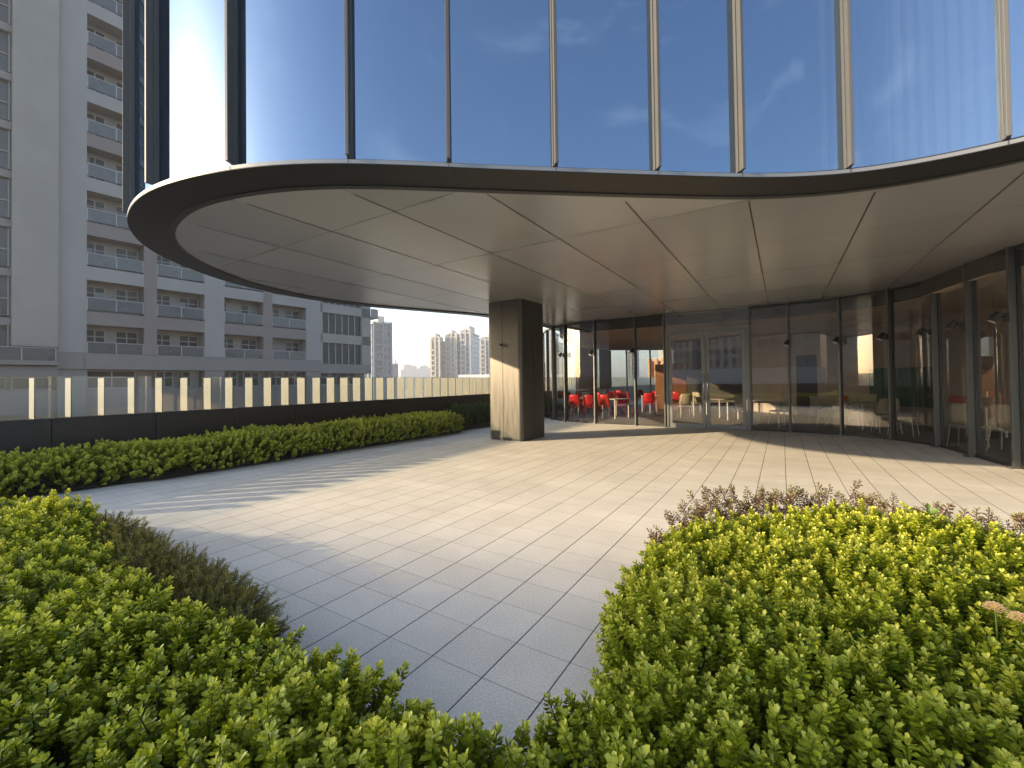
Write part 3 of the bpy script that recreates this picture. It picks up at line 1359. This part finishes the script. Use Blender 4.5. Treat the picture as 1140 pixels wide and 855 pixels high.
def tower_window(s0, s1, d, z0, z1, transom=True):
    m = MB()
    fw = .07
    tb(m, s0, s1, d - .06, d, z0, z0 + fw)
    tb(m, s0, s1, d - .06, d, z1 - fw, z1)
    for s in (s0, (s0 + s1) / 2 - fw / 2, s1 - fw):
        tb(m, s, s + fw, d - .061, d - .001, z0 + fw, z1 - fw)
    if transom:
        zt = z1 - .55
        tb(m, s0, s1, d - .055, d - .002, zt, zt + .07)
    w = m.build('window', mwf, T)
    m = MB()
    tb(m, s0 + fw, s1 - fw, d - .03, d - .004, z0 + fw, z1 - fw)
    m.build('window_glass', mwg, w)
    if WR.random() < .3:
        sm_ = (s0 + s1) / 2
        c0, c1 = ((s0 + fw, sm_ - .04), (sm_ + .04, s1 - fw))[WR.randrange(2)]
        m = MB()
        tb(m, c0, c1 - (c1 - c0) * WR.choice((0, .25, .5)), d - .036, d - .032, z0 + fw, z1 - fw - WR.choice((0, .35)))
        m.build('drawn_blind', mbl, w)


for k in range(NR):
    zt = ZB + PIT * k
    zb = zt - 2.18 if k else 3.94
    for bi, (s0, s1) in enumerate(bays):
        if bi > 1 and k > 6:
            continue
        tower_window(s0 + .02, s0 + 1.2, 1.24, zt - 1.95, zt - .25)
        tower_window(s0 + 1.75, s1 - .12, 1.24, zt - 1.95, zt - .25)
        m = MB()
        tb(m, s0 + .04, (s0 + s1) / 2 - .04, .08, .11, zb + .02, zt - 1.30)
        tb(m, (s0 + s1) / 2 + .04, s1 - .04, .08, .11, zb + .02, zt - 1.30)
        g = m.build('balcony', mrg, T)
        m = MB()
        tb(m, s0 + .01, s1 - .01, .05, .13, zt - 1.295, zt - 1.24)
        for s in (s0 + .01, (s0 + s1) / 2 - .03, s1 - .07):
            tb(m, s, s + .06, .045, .125, zb, zt - 1.30)
        m.build('railing', mrr, g)
# strip windows on the right part
for k in range(NR):
    z1 = 5.87 + PIT * k * .985
    m = MB()
    tb(m, 17.71, 23.87, 0, 1.25, z1 + .0, z1 + .98) if k < NR - 1 else None
    m.v and m.build('beige_band', mbg, T)
    z0 = z1 - 2.25
    m = MB()
    tb(m, 17.95, 22.67, .25, .3, z0, z1)
    w = m.build('strip_window', mwg, T)
    m = MB()
    for j in range(7):
        s = 17.95 + (22.67 - 17.95) / 6 * j
        tb(m, s - .04, s + .04, .18, .249, z0, z1)
    m.build('frame', mwf, w)
m = MB()
tb(m, 22.67, 23.87, .0, 1.25, 3.6, TOP)
tb(m, 17.71, 17.95, .0, 1.25, 3.6, TOP)
m.build('beige_pier', mbg, T)
for k in (1, 2, 3, 4, 5):
    m = MB()
    z0 = 5.87 + PIT * k * .985
    tb(m, 23.875, 24.86, -.1, 1.6, z0, z0 + .25)
    tb(m, 23.875, 24.82, -.1, -.04, z0 + .25, z0 + 1.1)
    m.build('end_balcony', mbg, T)
# left strip: window column with glazed balconies
for k in range(-1, NR - 1):
    z1 = 5.9 + 2.98 + PIT * k
    m = MB()
    tb(m, -13.9, -3.58, .3, 1.24, z1, z1 + .5)
    m.build('slab_edge', mw, T)
    m = MB()
    tb(m, -13.9, -3.58, .6, .65, z1 - 2.6, z1)
    w = m.build('glazed_bay', mrg, T)
    m = MB()
    tb(m, -13.9, -3.58, .5, .595, z1 - 1.5, z1 - 1.42)
    for j in range(9):
        tb(m, -3.70 - j * 1.2, -3.62 - j * 1.2, .5, .595, z1 - 2.6, z1)
    m.build('frame', mrr, w)
m = MB()
tb(m, -8, -1.62, -.75, -.70, 3.3, 4.12)
g = m.build('terrace_screen', mrg, T)
m = MB()
tb(m, -8, -1.60, -.78, -.68, 4.125, 4.17)
for s in (-3.2, -1.66, -4.8, -6.4):
    tb(m, s, s + .06, -.84, -.78, 3.285, 4.12)
m.build('rail', mrr, g)
# lower storeys
m = MB()
tb(m, -1.46, 0, 0, 1.25, -14, 2.76)
tb(m, 7.28, 8.78, 0, 1.25, -14, 2.76)
tb(m, 16.16, 17.71, 0, 1.25, -14, 2.76)
m.build('lower_pier', mst, T)
m = MB()
for z0, z1 in ((-.6, 1.34), (-4.2, -2.2), (-8, -6), (-14, -10)):
    tb(m, 0, 7.28, .25, 1.25, z0, z1)
    tb(m, 8.78, 16.16, .25, 1.25, z0, z1)
    tb(m, 17.71, 23.87, .25, 1.25, z0, z1)
    tb(m, -14, -1.46, .25, 1.25, z0, z1)
m.build('lower_wall', mpk, T)
for z0, z1 in ((1.36, 2.7), (-2.1, -.7)):
    for s0, s1 in ((.1, 2.9), (4.1, 5.3), (5.9, 7.1), (8.9, 10.1), (10.6, 12), (12.9, 14.2), (14.7, 16.1), (-5.6, -3.7), (-3.5, -1.6), (-8, -5.9), (18, 20), (20.4, 22.4)):
        tower_window(s0, s1, .9, z0, z1)

# ------------------------------------------------------------------ far city
MF = {
    'cream': grid_facade_mat('far_cream', (.34, .31, .26), (.10, .11, .12), 2.6, 3.1, wfx=.42, wfz=.6),
    'blue': grid_facade_mat('far_blue', (.11, .135, .16), (.05, .07, .09), 2.2, 3.2, wfx=.6, wfz=.55),
    'grey': grid_facade_mat('far_grey', (.26, .27, .28), (.08, .10, .13), 3.0, 3.1, wfx=.5, wfz=.6),
    'orange': grid_facade_mat('far_orange', (.50, .25, .11), (.10, .08, .07), 4.0, 3.2, wfx=.3, wfz=.4),
}
MROOF = mat('far_roof', (.38, .36, .33), rough=.8)


def tower(label, x0, x1, ytop, dist, mk, depth=16, yaw=0.0, crown=0, bal=True, group='towers on the skyline'):
    xm = (x0 + x1) / 2
    a = onlook(x0, 425, dist)
    b = onlook(x1, 425, dist)
    w = (a - b).length
    c = onlook(xm, ytop, dist)
    h = c.z + 14
    look = Vector((c.x, c.y, 0)).normalized()
    rz = math.atan2(look.y, look.x) - math.pi / 2 + yaw
    r = thing('residential_tower', label, 'building', (c.x, c.y, -14), rz, group)
    ww = w / (abs(math.cos(yaw)) + abs(math.sin(yaw)) * depth / w) if w > depth * .4 else w * .8
    m = MB()
    m.box((-ww / 2, 0, 0), (ww / 2, depth, h))
    m.build('body', MF[mk], r)
    nb = max(2, int(ww / 5))
    m = MB()                                             # projecting piers give the facade relief
    for i in range(nb + 1):
        x = -ww / 2 + ww * i / nb
        m.box((x - .45, -.9, 0), (x + .45, -.003, h + (2.5 if crown else .6)))
        m.box((-.9 - ww / 2, depth * i / nb - .45 + .5, 0), (-ww / 2 - .003, depth * i / nb + .45 - .5 + .3, h))
    m.build('pier', MF[mk + 'w'], r)
    m = MB()
    m.box((-ww / 2 - .6, -.6, h), (ww / 2 + .6, depth, h + .8))
    if crown:
        for i in range(crown):
            x = -ww / 2 + ww * (i + .5) / crown
            m.box((x - ww / crown * .3, .4, h + .8), (x + ww / crown * .3, depth * .6, h + 3.2 + 1.8 * (i % 2)))
    else:
        m.box((-ww * .2, 2, h + .8), (ww * .2, depth * .6, h + 3.5))
    m.build('roof', MROOF, r)
    if bal:
        m = MB()
        for i in range(0, nb, 2):
            m = MB()
            x = -ww / 2 + ww * (i + .5) / nb
            for kf in range(3, int(h / 3.1)):
                m.box((x - ww / nb * .33, -1.0, kf * 3.1), (x + ww / nb * .33, -.02, kf * 3.1 + .9))
                m.box((x - .12, -.5, kf * 3.1 + .9), (x + .12, -.03, kf * 3.1 + 3.1))
            m.build('balcony_stack', MF[mk + 'w'], r)
    return r


MF['creamw'] = mat('far_cream_wall', (.36, .33, .27), rough=.8)
MF['bluew'] = mat('far_blue_wall', (.10, .125, .15), rough=.8)
MF['greyw'] = mat('far_grey_wall', (.24, .25, .25), rough=.8)
MF['orangew'] = mat('far_orange_wall', (.45, .23, .11), rough=.8)
tower('blue-grey slab tower just right of the grey apartment tower', 413, 438.5, 360.5, 190, 'blue', 14, .25)
tower('low blue-grey block at the foot of the blue-grey slab tower', 438, 443, 406, 300, 'blue', 14, 0, bal=False)
tower('cream tower with stepped crown, leftmost of the skyline cluster', 477.5, 492, 380, 260, 'cream', 18, -.25, crown=3)
tower('cream tower, second from the left in the skyline cluster', 494, 511, 376, 265, 'cream', 18, -.25, crown=3)
tower('tallest grey tower with a light rooftop frame in the skyline cluster', 510, 527, 371.5, 262, 'grey', 20, -.3, crown=2)
tower('grey tower set back in the skyline cluster, right of the tallest one', 526, 535, 381, 330, 'grey', 18, -.2)
tower('grey tower beside the column in the skyline cluster', 533, 548, 379, 300, 'grey', 18, -.25, crown=2)
tower('grey tower seen in the gap right of the column', 603, 618, 371, 250, 'cream', 18, -.2, crown=2)
tower('cream tower seen through the curved left end of the glass wall', 636, 662, 372, 240, 'cream', 18, -.2, crown=3)
tower('grey tower seen through the glass wall right of the curtains', 697, 708, 384, 300, 'grey', 16, -.2, crown=0)
tower('brown block with an orange sunlit flank seen through the glass', 722, 742, 402, 120, 'orange', 16, -.5, bal=False)
tower('grey tower seen through the left door leaf', 748, 772, 380, 300, 'grey', 16, -.2)
SK = [(446, 452, 412), (450, 458, 406.5), (457, 464, 408), (463, 470, 411), (468, 476, 407.5), (474, 480, 410)]
for x0, x1, y in SK:
    pass
for i, (x0, x1, y) in enumerate(SK):
    tower(['tiny hazy block at the left end of the distant skyline', 'hazy distant block, tallest at the left of the skyline', 'hazy distant block in the middle of the skyline',
           'low hazy distant block between two taller ones', 'hazy distant block near the cream towers', 'hazy low block touching the cream tower'][i], x0, x1, y, 900, 'blue', 30, 0, bal=False, group='hazy distant blocks')
# low white roof seen over the fins
for x0, x1, y, d, lab in ((510, 560, 417.2, 120, 'low white rooftop just above the fins left of the column'), (590, 640, 417.5, 120, 'low white rooftop just above the fins right of the column')):
    a = onlook(x0, y, d)
    b = onlook(x1, y, d)
    t = (b - a).normalized()
    m = MB()
    m.box((0, 0, -14 - a.z), ((b - a).length, 12, 0), a, Vector((t.x, t.y, 0)), Vector((-t.y, t.x, 0)))
    tag(m.build('low_building', mat('white_roof', (.75, .74, .7), rough=.7)), lab, 'building')

# --- behind the camera: an added block shades the foreground; neighbour towers show in the glass
e_ = Vector((.96, -.28, 0)).normalized()
D_ = 100
B0 = Vector((-.6, 3.75, 0)) - Vector((.972, .235, 0)) * D_
m = MB()
hn = Vector((e_.y, -e_.x, 0))
r = thing('shade_block', 'long pale block behind the viewpoint, mirrored in the ground-floor glass', 'building', (B0.x, B0.y, -14), math.atan2(e_.y, e_.x))
m = MB()
m.box((-20, -22, 0), (30, 0, D_ * math.tan(SUN_EL) + 14))
m.build('body', MF['grey'], r)
m = MB()
m.box((-20, -22, D_ * math.tan(SUN_EL) + 14.001), (30, -.5, D_ * math.tan(SUN_EL) + 14.05))
m.build('roof', MROOF, r)
for lab, x, y, w, d, h, mk in (('pale apartment tower behind the viewpoint to the left', -90, -75, 26, 18, 38, 'cream'),
                               ('slim grey tower behind the viewpoint, mirrored in the doors', -74, -96, 16, 14, 37, 'grey'),
                               ('cream tower behind the viewpoint, mirrored right of the doors', -112, -112, 20, 16, 46, 'cream'),
                               ('low grey block behind the viewpoint', -52, -88, 20, 14, 29, 'grey'),
                               ('broad blue-grey slab behind the viewpoint', -150, -120, 40, 14, 54, 'blue'),
                               ('grey apartment tower behind the viewpoint', -22, -125, 24, 18, 46, 'grey'),
                               ('cream apartment tower behind the viewpoint to the right', 30, -120, 26, 18, 40, 'cream')):
    r = thing('residential_tower', lab, 'building', (x, y, -14), .3)
    m = MB()
    m.box((-w / 2, -d / 2, 0), (w / 2, d / 2, h))
    m.build('body', MF[mk], r)
    m = MB()
    m.box((-w / 2 - .5, -d / 2 - .5, h), (w / 2 + .5, d / 2 + .5, h + .8))
    m.build('roof', MROOF, r)


# ------------------------------------------------------------------ planting
def rotm(ax, ang):
    ax = ax / np.linalg.norm(ax, axis=-1, keepdims=True)
    c = np.cos(ang)[..., None, None]
    s = np.sin(ang)[..., None, None]
    x, y, z = ax[..., 0], ax[..., 1], ax[..., 2]
    K = np.zeros(ax.shape[:-1] + (3, 3))
    K[..., 0, 1] = -z
    K[..., 0, 2] = y
    K[..., 1, 0] = z
    K[..., 1, 2] = -x
    K[..., 2, 0] = -y
    K[..., 2, 1] = x
    I = np.eye(3)
    return I + s * K + (1 - c) * (K @ K)


# leaf: x across, y along, z up. 7 points, 4 faces
def leaf_shape(L, W, cup=.18, curl=.15, round_=.8):
    return np.array([(0, 0, 0), (0, .55 * L, -cup * W), (0, L, -curl * L),
                     (-.30 * W, .28 * L, .02 * L), (-.5 * W * round_ - .1 * W, .74 * L, .0),
                     (.30 * W, .28 * L, .02 * L), (.5 * W * round_ + .1 * W, .74 * L, .0)])


LEAF_F = np.array([(0, 1, 4, 3), (0, 5, 6, 1), (1, 2, 4, 4), (1, 6, 2, 2)])


def sprig(rng, n=24, H=.13, L=.026, W=.015, whorl=2.4, close=1.0, tipn=5, spread=1.0):
    """one upright shoot: leaves spiral up the stem and crowd at the tip"""
    Vv, F, Tn = [], [], []
    base = 0
    lean = rng.normal(0, .05, 2)
    for i in range(n):
        t = (i / (n - 1)) ** .8
        z = H * (.12 + .88 * t)
        ang = i * whorl + rng.normal(0, .3)
        tip = max(0, (t - .72) / .28)
        elev = (.10 + .50 * t + .45 * tip) + rng.normal(0, .20)         # tips stand up
        l = L * (1.0 - .22 * tip + rng.normal(0, .10)) * (.8 + .2 * min(1, t * 3))
        w = W * (1.0 - .12 * tip) * (l / L)
        P = leaf_shape(l, w, cup=.25 + .2 * rng.random(), curl=.05 + .15 * rng.random())
        tw = rng.normal(0, .35)
        c, s = math.cos(tw), math.sin(tw)
        P = P @ np.array([[c, 0, -s], [0, 1, 0], [s, 0, c]])
        c, s = math.cos(elev), math.sin(elev)
        P = P @ np.array([[1, 0, 0], [0, c, s], [0, -s, c]])
        P[:, 1] += .003
        c, s = math.cos(ang), math.sin(ang)
        P = P @ np.array([[c, s, 0], [-s, c, 0], [0, 0, 1]])
        P += np.array([lean[0] * z, lean[1] * z, z])
        Vv.append(P)
        F.append(LEAF_F + base)
        base += 7
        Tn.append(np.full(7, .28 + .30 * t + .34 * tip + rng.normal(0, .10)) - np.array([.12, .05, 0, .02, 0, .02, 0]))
    # stem
    k = .0022
    st = np.array([(-k, -k, -H * .8), (k, -k, -H * .8), (0, k, -H * .8), (lean[0] * H - k, lean[1] * H, H * .95), (lean[0] * H + k, lean[1] * H, H * .95), (lean[0] * H, lean[1] * H + k, H * .95)])
    Vv.append(st)
    F.append(np.array([(0, 1, 4, 3), (1, 2, 5, 4), (2, 0, 3, 5)]) + base)
    Tn.append(np.full(6, .12))
    return np.concatenate(Vv), np.concatenate(F), np.concatenate(Tn)


def plant_mesh(name, material, templates, pos, yaw, tiltdir, tilt, scale, tint):
    """write many shoots into one mesh"""
    VV, FF, TT = [], [], []
    base = 0
    which = RNG.integers(0, len(templates), len(pos))
    for ti, (Vt, Ft, Tt) in enumerate(templates):
        idx = np.nonzero(which == ti)[0]
        if len(idx) == 0:
            continue
        n = len(idx)
        c, s = np.cos(yaw[idx]), np.sin(yaw[idx])
        Rz = np.zeros((n, 3, 3))
        Rz[:, 0, 0] = c
        Rz[:, 0, 1] = -s
        Rz[:, 1, 0] = s
        Rz[:, 1, 1] = c
        Rz[:, 2, 2] = 1
        ax = np.stack([-np.sin(tiltdir[idx]), np.cos(tiltdir[idx]), np.zeros(n)], 1)
        R = rotm(ax, tilt[idx]) @ Rz
        P = np.einsum('nij,vj->nvi', R, Vt) * scale[idx][:, None, None] + pos[idx][:, None, :]
        VV.append(P.reshape(-1, 3))
        off = (np.arange(n) * len(Vt))[:, None, None] + base
        FF.append((Ft[None] + off).reshape(-1, 4))
        base += n * len(Vt)
        TT.append(np.clip(Tt[None] + tint[idx][:, None], 0, 1).reshape(-1))
    VV = np.concatenate(VV)
    FF = np.concatenate(FF)
    TT = np.concatenate(TT)
    tri = FF[:, 2] == FF[:, 3]
    Q = FF[~tri]
    Tr = FF[tri][:, :3]
    me = bpy.data.meshes.new(name)
    me.vertices.add(len(VV))
    me.vertices.foreach_set('co', VV.astype(np.float32).ravel())
    nl = len(Q) * 4 + len(Tr) * 3
    me.loops.add(nl)
    me.loops.foreach_set('vertex_index', np.concatenate([Q.ravel(), Tr.ravel()]).astype(np.int32))
    me.polygons.add(len(Q) + len(Tr))
    ls = np.concatenate([np.arange(len(Q)) * 4, len(Q) * 4 + np.arange(len(Tr)) * 3]).astype(np.int32)
    me.polygons.foreach_set('loop_start', ls)
    me.polygons.foreach_set('use_smooth', np.ones(len(ls), dtype=bool))
    me.update(calc_edges=True)
    a = me.attributes.new('tint', 'FLOAT', 'POINT')
    a.data.foreach_set('value', TT.astype(np.float32))
    me.materials.append(material)
    o = bpy.data.objects.new(name, me)
    COL.objects.link(o)
    return o


def poly_dist(P, pts):
    """signed distance to the polygon border, positive inside"""
    P = np.array(P)
    A = P
    B = np.roll(P, -1, 0)
    d = np.full(len(pts), 1e9)
    ins = np.zeros(len(pts), bool)
    for a, b in zip(A, B):
        ab = b - a
        t = np.clip(((pts - a) @ ab) / (ab @ ab), 0, 1)
        q = a + t[:, None] * ab
        d = np.minimum(d, np.hypot(*(pts - q).T))
        cond = ((a[1] > pts[:, 1]) != (b[1] > pts[:, 1]))
        with np.errstate(divide='ignore', invalid='ignore'):
            xx = (b[0] - a[0]) * (pts[:, 1] - a[1]) / (b[1] - a[1]) + a[0]
        ins ^= cond & (pts[:, 0] < xx)
    return np.where(ins, d, -d)


def wave(x, y, s, seed):
    r = np.random.default_rng(seed)
    z = 0
    for k in range(6):
        a = r.random() * 6.28
        f = s * (1 + .9 * k)
        z = z + np.sin(x * math.cos(a) * f + y * math.sin(a) * f + r.random() * 6.28) / (1 + .55 * k)
    return z / 2.2


def scatter(poly, dens, lo=None, hi=None):
    P = np.array(poly)
    x0, y0 = P.min(0)
    x1, y1 = P.max(0)
    n = int((x1 - x0) * (y1 - y0) * dens)
    # jittered grid keeps the spacing of clipped planting
    s = 1 / math.sqrt(dens)
    gx, gy = np.meshgrid(np.arange(x0, x1, s), np.arange(y0, y1, s))
    pts = np.stack([gx.ravel(), gy.ravel()], 1) + RNG.uniform(-.48, .48, (gx.size, 2)) * s
    d = poly_dist(poly, pts)
    k = d > 0
    return pts[k], d[k]


def hedge(name, poly, height, dens, material, templates, edge=.16, amp=.045, label='', tint0=0.0, sc=1.0, layers=2, skirt=True, seed=1, ws=3.0, tintamp=.12, sparse=None, wild=.30):
    pos, tl, td_, ti = [], [], [], []
    cen = np.array(poly).mean(0)
    for ly in range(layers):
        pts, d = scatter(poly, dens * (1 if ly == 0 else .6))
        if sparse is not None:
            k = sparse(pts)
            pts, d = pts[k], d[k]
        top = height + amp * wave(pts[:, 0], pts[:, 1], ws, seed)
        rd = np.clip(d / edge, 0, 1)
        top = top * (.60 + .40 * np.sqrt(rd)) - .13 * sc - ly * .10
        top += RNG.normal(0, .022 * sc, len(pts))
        # a few shoots stand above the clipped top
        k = RNG.random(len(pts)) < .03
        if ly == 0:
            top[k] += RNG.uniform(.02, .07, k.sum())
        # outward lean at the border
        e = .05
        gx = poly_dist(poly, pts + [e, 0]) - poly_dist(poly, pts - [e, 0])
        gy = poly_dist(poly, pts + [0, e]) - poly_dist(poly, pts - [0, e])
        out = np.arctan2(-gy, -gx)
        lean = (1 - rd) * .75
        rnd = RNG.uniform(0, 6.28, len(pts))
        use = rd < 1
        td = np.where(use, out + RNG.normal(0, .4, len(pts)), rnd)
        t = np.where(use, lean, 0) + np.abs(RNG.normal(0, wild, len(pts)))
        pos.append(np.column_stack([pts, top]))
        tl.append(t)
        td_.append(td)
        # clumps of young and old growth
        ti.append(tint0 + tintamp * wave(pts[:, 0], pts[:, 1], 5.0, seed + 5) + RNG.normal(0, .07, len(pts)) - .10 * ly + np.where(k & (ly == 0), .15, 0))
    if skirt:
        P = np.array(poly)
        per = []
        for a, b in zip(P, np.roll(P, -1, 0)):
            L = np.hypot(*(b - a))
            nrm = np.array([(b - a)[1], -(b - a)[0]]) / max(L, 1e-6)
            if poly_dist(poly, np.array([(a + b) / 2 + nrm * .02]))[0] > 0:
                nrm = -nrm
            n = int(L * dens * .45 * .5)
            t = RNG.random(n)
            q = a + t[:, None] * (b - a) - nrm * RNG.uniform(.02, .10, n)[:, None]
            z = RNG.uniform(.02, height * .62, n)
            per.append((q, z, np.full(n, math.atan2(nrm[1], nrm[0]))))
        q = np.concatenate([p[0] for p in per])
        z = np.concatenate([p[1] for p in per])
        a = np.concatenate([p[2] for p in per])
        if sparse is not None:
            k = sparse(q)
            q, z, a = q[k], z[k], a[k]
        pos.append(np.column_stack([q, z]))
        tl.append(RNG.uniform(.7, 1.25, len(q)))
        td_.append(a + RNG.normal(0, .5, len(q)))
        ti.append(np.full(len(q), tint0 - .06) + RNG.normal(0, .06, len(q)))
    pos = np.concatenate(pos)
    tl = np.concatenate(tl)
    td_ = np.concatenate(td_)
    ti = np.concatenate(ti)
    n = len(pos)
    o = plant_mesh(name, material, templates, pos, RNG.uniform(0, 6.28, n), td_, tl, sc * RNG.uniform(.68, 1.22, n), ti)
    print(name, 'shoots', n, 'faces', len(o.data.polygons))
    return o


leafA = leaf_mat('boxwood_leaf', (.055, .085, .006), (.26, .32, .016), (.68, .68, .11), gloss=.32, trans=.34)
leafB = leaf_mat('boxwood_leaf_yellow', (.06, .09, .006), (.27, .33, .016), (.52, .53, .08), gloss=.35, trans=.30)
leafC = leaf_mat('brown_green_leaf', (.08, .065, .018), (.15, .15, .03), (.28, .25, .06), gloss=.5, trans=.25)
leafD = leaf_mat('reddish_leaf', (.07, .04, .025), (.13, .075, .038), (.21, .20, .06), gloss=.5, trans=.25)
leafE = leaf_mat('broad_leaf', (.03, .07, .01), (.06, .13, .015), (.12, .20, .03), gloss=.3, trans=.3)
r1 = np.random.default_rng(3)
TA = [sprig(r1, 36, .12, .0245, .0165) for _ in range(8)]
TB_ = [sprig(r1, 36, .115, .0235, .016) for _ in range(8)]
TC = [sprig(r1, 44, .12, .013, .006) for _ in range(5)]
TD = [sprig(r1, 22, .10, .030, .012) for _ in range(5)]

# near bed on the left
LEFT = [(-9.5, 4.55), (-4.93, 4.22), (-4.0, 3.98), (-3.3, 3.5), (-2.75, 2.95), (-2.25, 2.52), (-1.55, 2.05), (-1.16, 1.98), (-.82, 1.80), (-.50, 1.60), (-.30, 1.43),
        (-.12, 1.33), (.06, 1.33), (.06, .2), (-9.5, .2)]
RIGHT = [(.06, .2), (.06, 1.36), (.20, 1.52), (.34, 1.58), (.38, 1.66), (.34, 1.74), (.44, 1.82), (.47, 2.07), (.62, 2.42), (.98, 2.92), (1.45, 3.22), (2.0, 3.42), (2.55, 3.35), (3.3, 2.70),
         (4.3, 1.7), (5.0, .2)]
near_l = lambda p: RNG.random(len(p)) < np.clip(1.25 - .09 * np.hypot(p[:, 0], p[:, 1]), .3, 1)
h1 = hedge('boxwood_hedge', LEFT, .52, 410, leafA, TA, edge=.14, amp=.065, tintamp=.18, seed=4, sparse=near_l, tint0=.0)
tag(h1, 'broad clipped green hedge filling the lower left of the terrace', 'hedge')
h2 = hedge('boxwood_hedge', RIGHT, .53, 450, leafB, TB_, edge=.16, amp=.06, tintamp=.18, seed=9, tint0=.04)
tag(h2, 'yellow-green clipped hedge filling the lower right of the terrace', 'hedge')
# brown-green shrub along the left bed's inner edge
BR = [(-3.3, 3.62), (-3.0, 3.45), (-2.45, 3.05), (-2.0, 2.78), (-1.45, 2.42), (-1.17, 2.14), (-1.2, 1.95), (-1.65, 2.0), (-2.3, 2.45), (-2.9, 2.95), (-3.5, 3.5)]
h3 = hedge('fine_leaved_shrub', BR, .50, 900, leafC, TC, edge=.10, amp=.04, seed=2, tint0=.15, wild=.8, sc=.85)
tag(h3, 'brownish fine-leaved shrub edging the left hedge beside the paving', 'shrub')
# narrow strip along the parapet
u_ = lambda a: [tuple(uv(x, y)[:2]) for x, y in a]
ST = u_([(-6, 8.75), (1.7, 8.62), (2.4, 8.55), (2.8, 8.36), (5, 8.28), (8, 8.12), (10.0, 8.05), (10.1, 9.2), (-6, 9.2)])
h4 = hedge('boxwood_hedge', ST, .60, 300, leafA, TA, edge=.12, amp=.05, seed=6, tint0=.28, sc=1.1, ws=4)
tag(h4, 'narrow green hedge strip at the foot of the dark parapet', 'hedge')
ST2 = u_([(10.3, 8.35), (13, 8.2), (17, 8.2), (17, 9.2), (10.3, 9.2)])
h5 = hedge('boxwood_hedge', ST2, .72, 90, leafE, TA, edge=.2, amp=.08, seed=8, tint0=-.1, sc=1.4, ws=3)
tag(h5, 'darker taller shrub mass behind the column at the end of the strip', 'hedge')
# reddish shrubs behind the right bed
RS = [(.98, 3.05), (1.2, 3.35), (1.7, 3.66), (2.25, 3.8), (2.75, 3.66), (3.3, 3.2), (3.9, 2.55), (4.3, 2.1), (4.2, 1.85), (3.3, 2.78), (2.6, 3.38), (2.0, 3.46), (1.45, 3.26)]
h6 = hedge('reddish_shrub', RS, .58, 260, leafD, TD, edge=.10, amp=.08, seed=12, tint0=.15, ws=6, wild=.6)
tag(h6, 'row of thin reddish-brown shrubs along the far edge of the right hedge', 'shrub')

# soil under the beds
m = MB()
for P in (LEFT, RIGHT, ST, ST2, RS):
    n = len(P)
    c = np.array(P).mean(0)
m.face(*[(x, y, .03) for x, y in LEFT[::-1]])
m.face(*[(x, y, .034) for x, y in RIGHT[::-1]])
m.face(*[(x, y, .03) for x, y in ST[::-1]])
m.face(*[(x, y, .03) for x, y in ST2[::-1]])
tag(m.build('planting_soil', MT['soil']), kind='structure')


# broad-leaved plant and flowers on the right
def big_leaf_plant(loc, n, L, W, H, label, name='broad_leaved_plant', seed=1, matl=None):
    r = np.random.default_rng(seed)
    Vt, Ft, Tt = sprig(r, n, H, L, W, spread=1)
    o = plant_mesh(name, matl or leafE, [(Vt, Ft, Tt)], np.array([loc]), np.array([r.random() * 6]), np.array([0.0]), np.array([.1]), np.array([1.0]), np.array([.1]))
    return tag(o, label, 'plant')


p = onz(1028, 570, .58)
big_leaf_plant((p.x, p.y, .38), 16, .075, .05, .20, 'bright green plant with broad leaves rising among the reddish shrubs', seed=5)
mfl = mat('flower_petal', (.72, .50, .24), rough=.5, var=.15, vscale=60)
mfl2 = mat('flower_stem', (.10, .16, .03), rough=.5)
FL = [(1108, 678, 'left flower head of the peach cluster at the right edge'), (1136, 690, 'right flower head of the peach cluster at the right edge')]
for x, y, lab in FL:
    p = onz(x, y, .60)
    t = thing('flower', lab, 'flower', (p.x, p.y, .36), 0, 'peach flowers in the right hedge')
    m = MB()
    for i in range(44):
        a = i * 2.4
        r = .032 * math.sqrt(i / 44)
        c = Vector((r * math.cos(a), r * math.sin(a), .262 - 22 * r * r))
        for q in range(4):
            b = q * math.pi / 2 + a
            d = Vector((math.cos(b), math.sin(b), .25))
            s = Vector((-math.sin(b), math.cos(b), 0)) * .0035
            m.face(c, c + d * .006 + s, c + d * .011, c + d * .006 - s)
    m.build('petals', mfl, t)
    m = MB()
    m.tube([(0, 0, 0), (.005, 0, .12), (0, 0, .24)], .003, 6)
    m.build('stem', mfl2, t)
    for j in range(9):
        pass
for i, (x, y, lab) in enumerate(((1128, 720, 'long-leaved plant under the peach flowers'), (1100, 738, 'long-leaved plant left of and below the peach flowers'), (1138, 770, 'long-leaved plant at the right edge below the flowers'))):
    p = onz(x, y, .5)
    big_leaf_plant((p.x, p.y, .33), 12, .085, .032, .16, lab, 'long_leaved_plant', seed=20 + i)

# ------------------------------------------------------------------ the hazy air
m = MB()
m.box((-1500, -400, -16.5), (1500, 1500, 95))
hz = bpy.data.materials.new('haze_air')
hz.use_nodes = True
nt = hz.node_tree
nt.nodes.remove(nt.nodes['Principled BSDF'])
pv = nt.nodes.new('ShaderNodeVolumePrincipled')
pv.inputs['Color'].default_value = (.93, .95, 1, 1)
pv.inputs['Density'].default_value = .0008
pv.inputs['Anisotropy'].default_value = .2
nt.links.new(pv.outputs[0], nt.nodes['Material Output'].inputs['Volume'])
tag(m.build('haze', hz), 'pale haze lying over the distant towers', 'haze', kind='stuff')
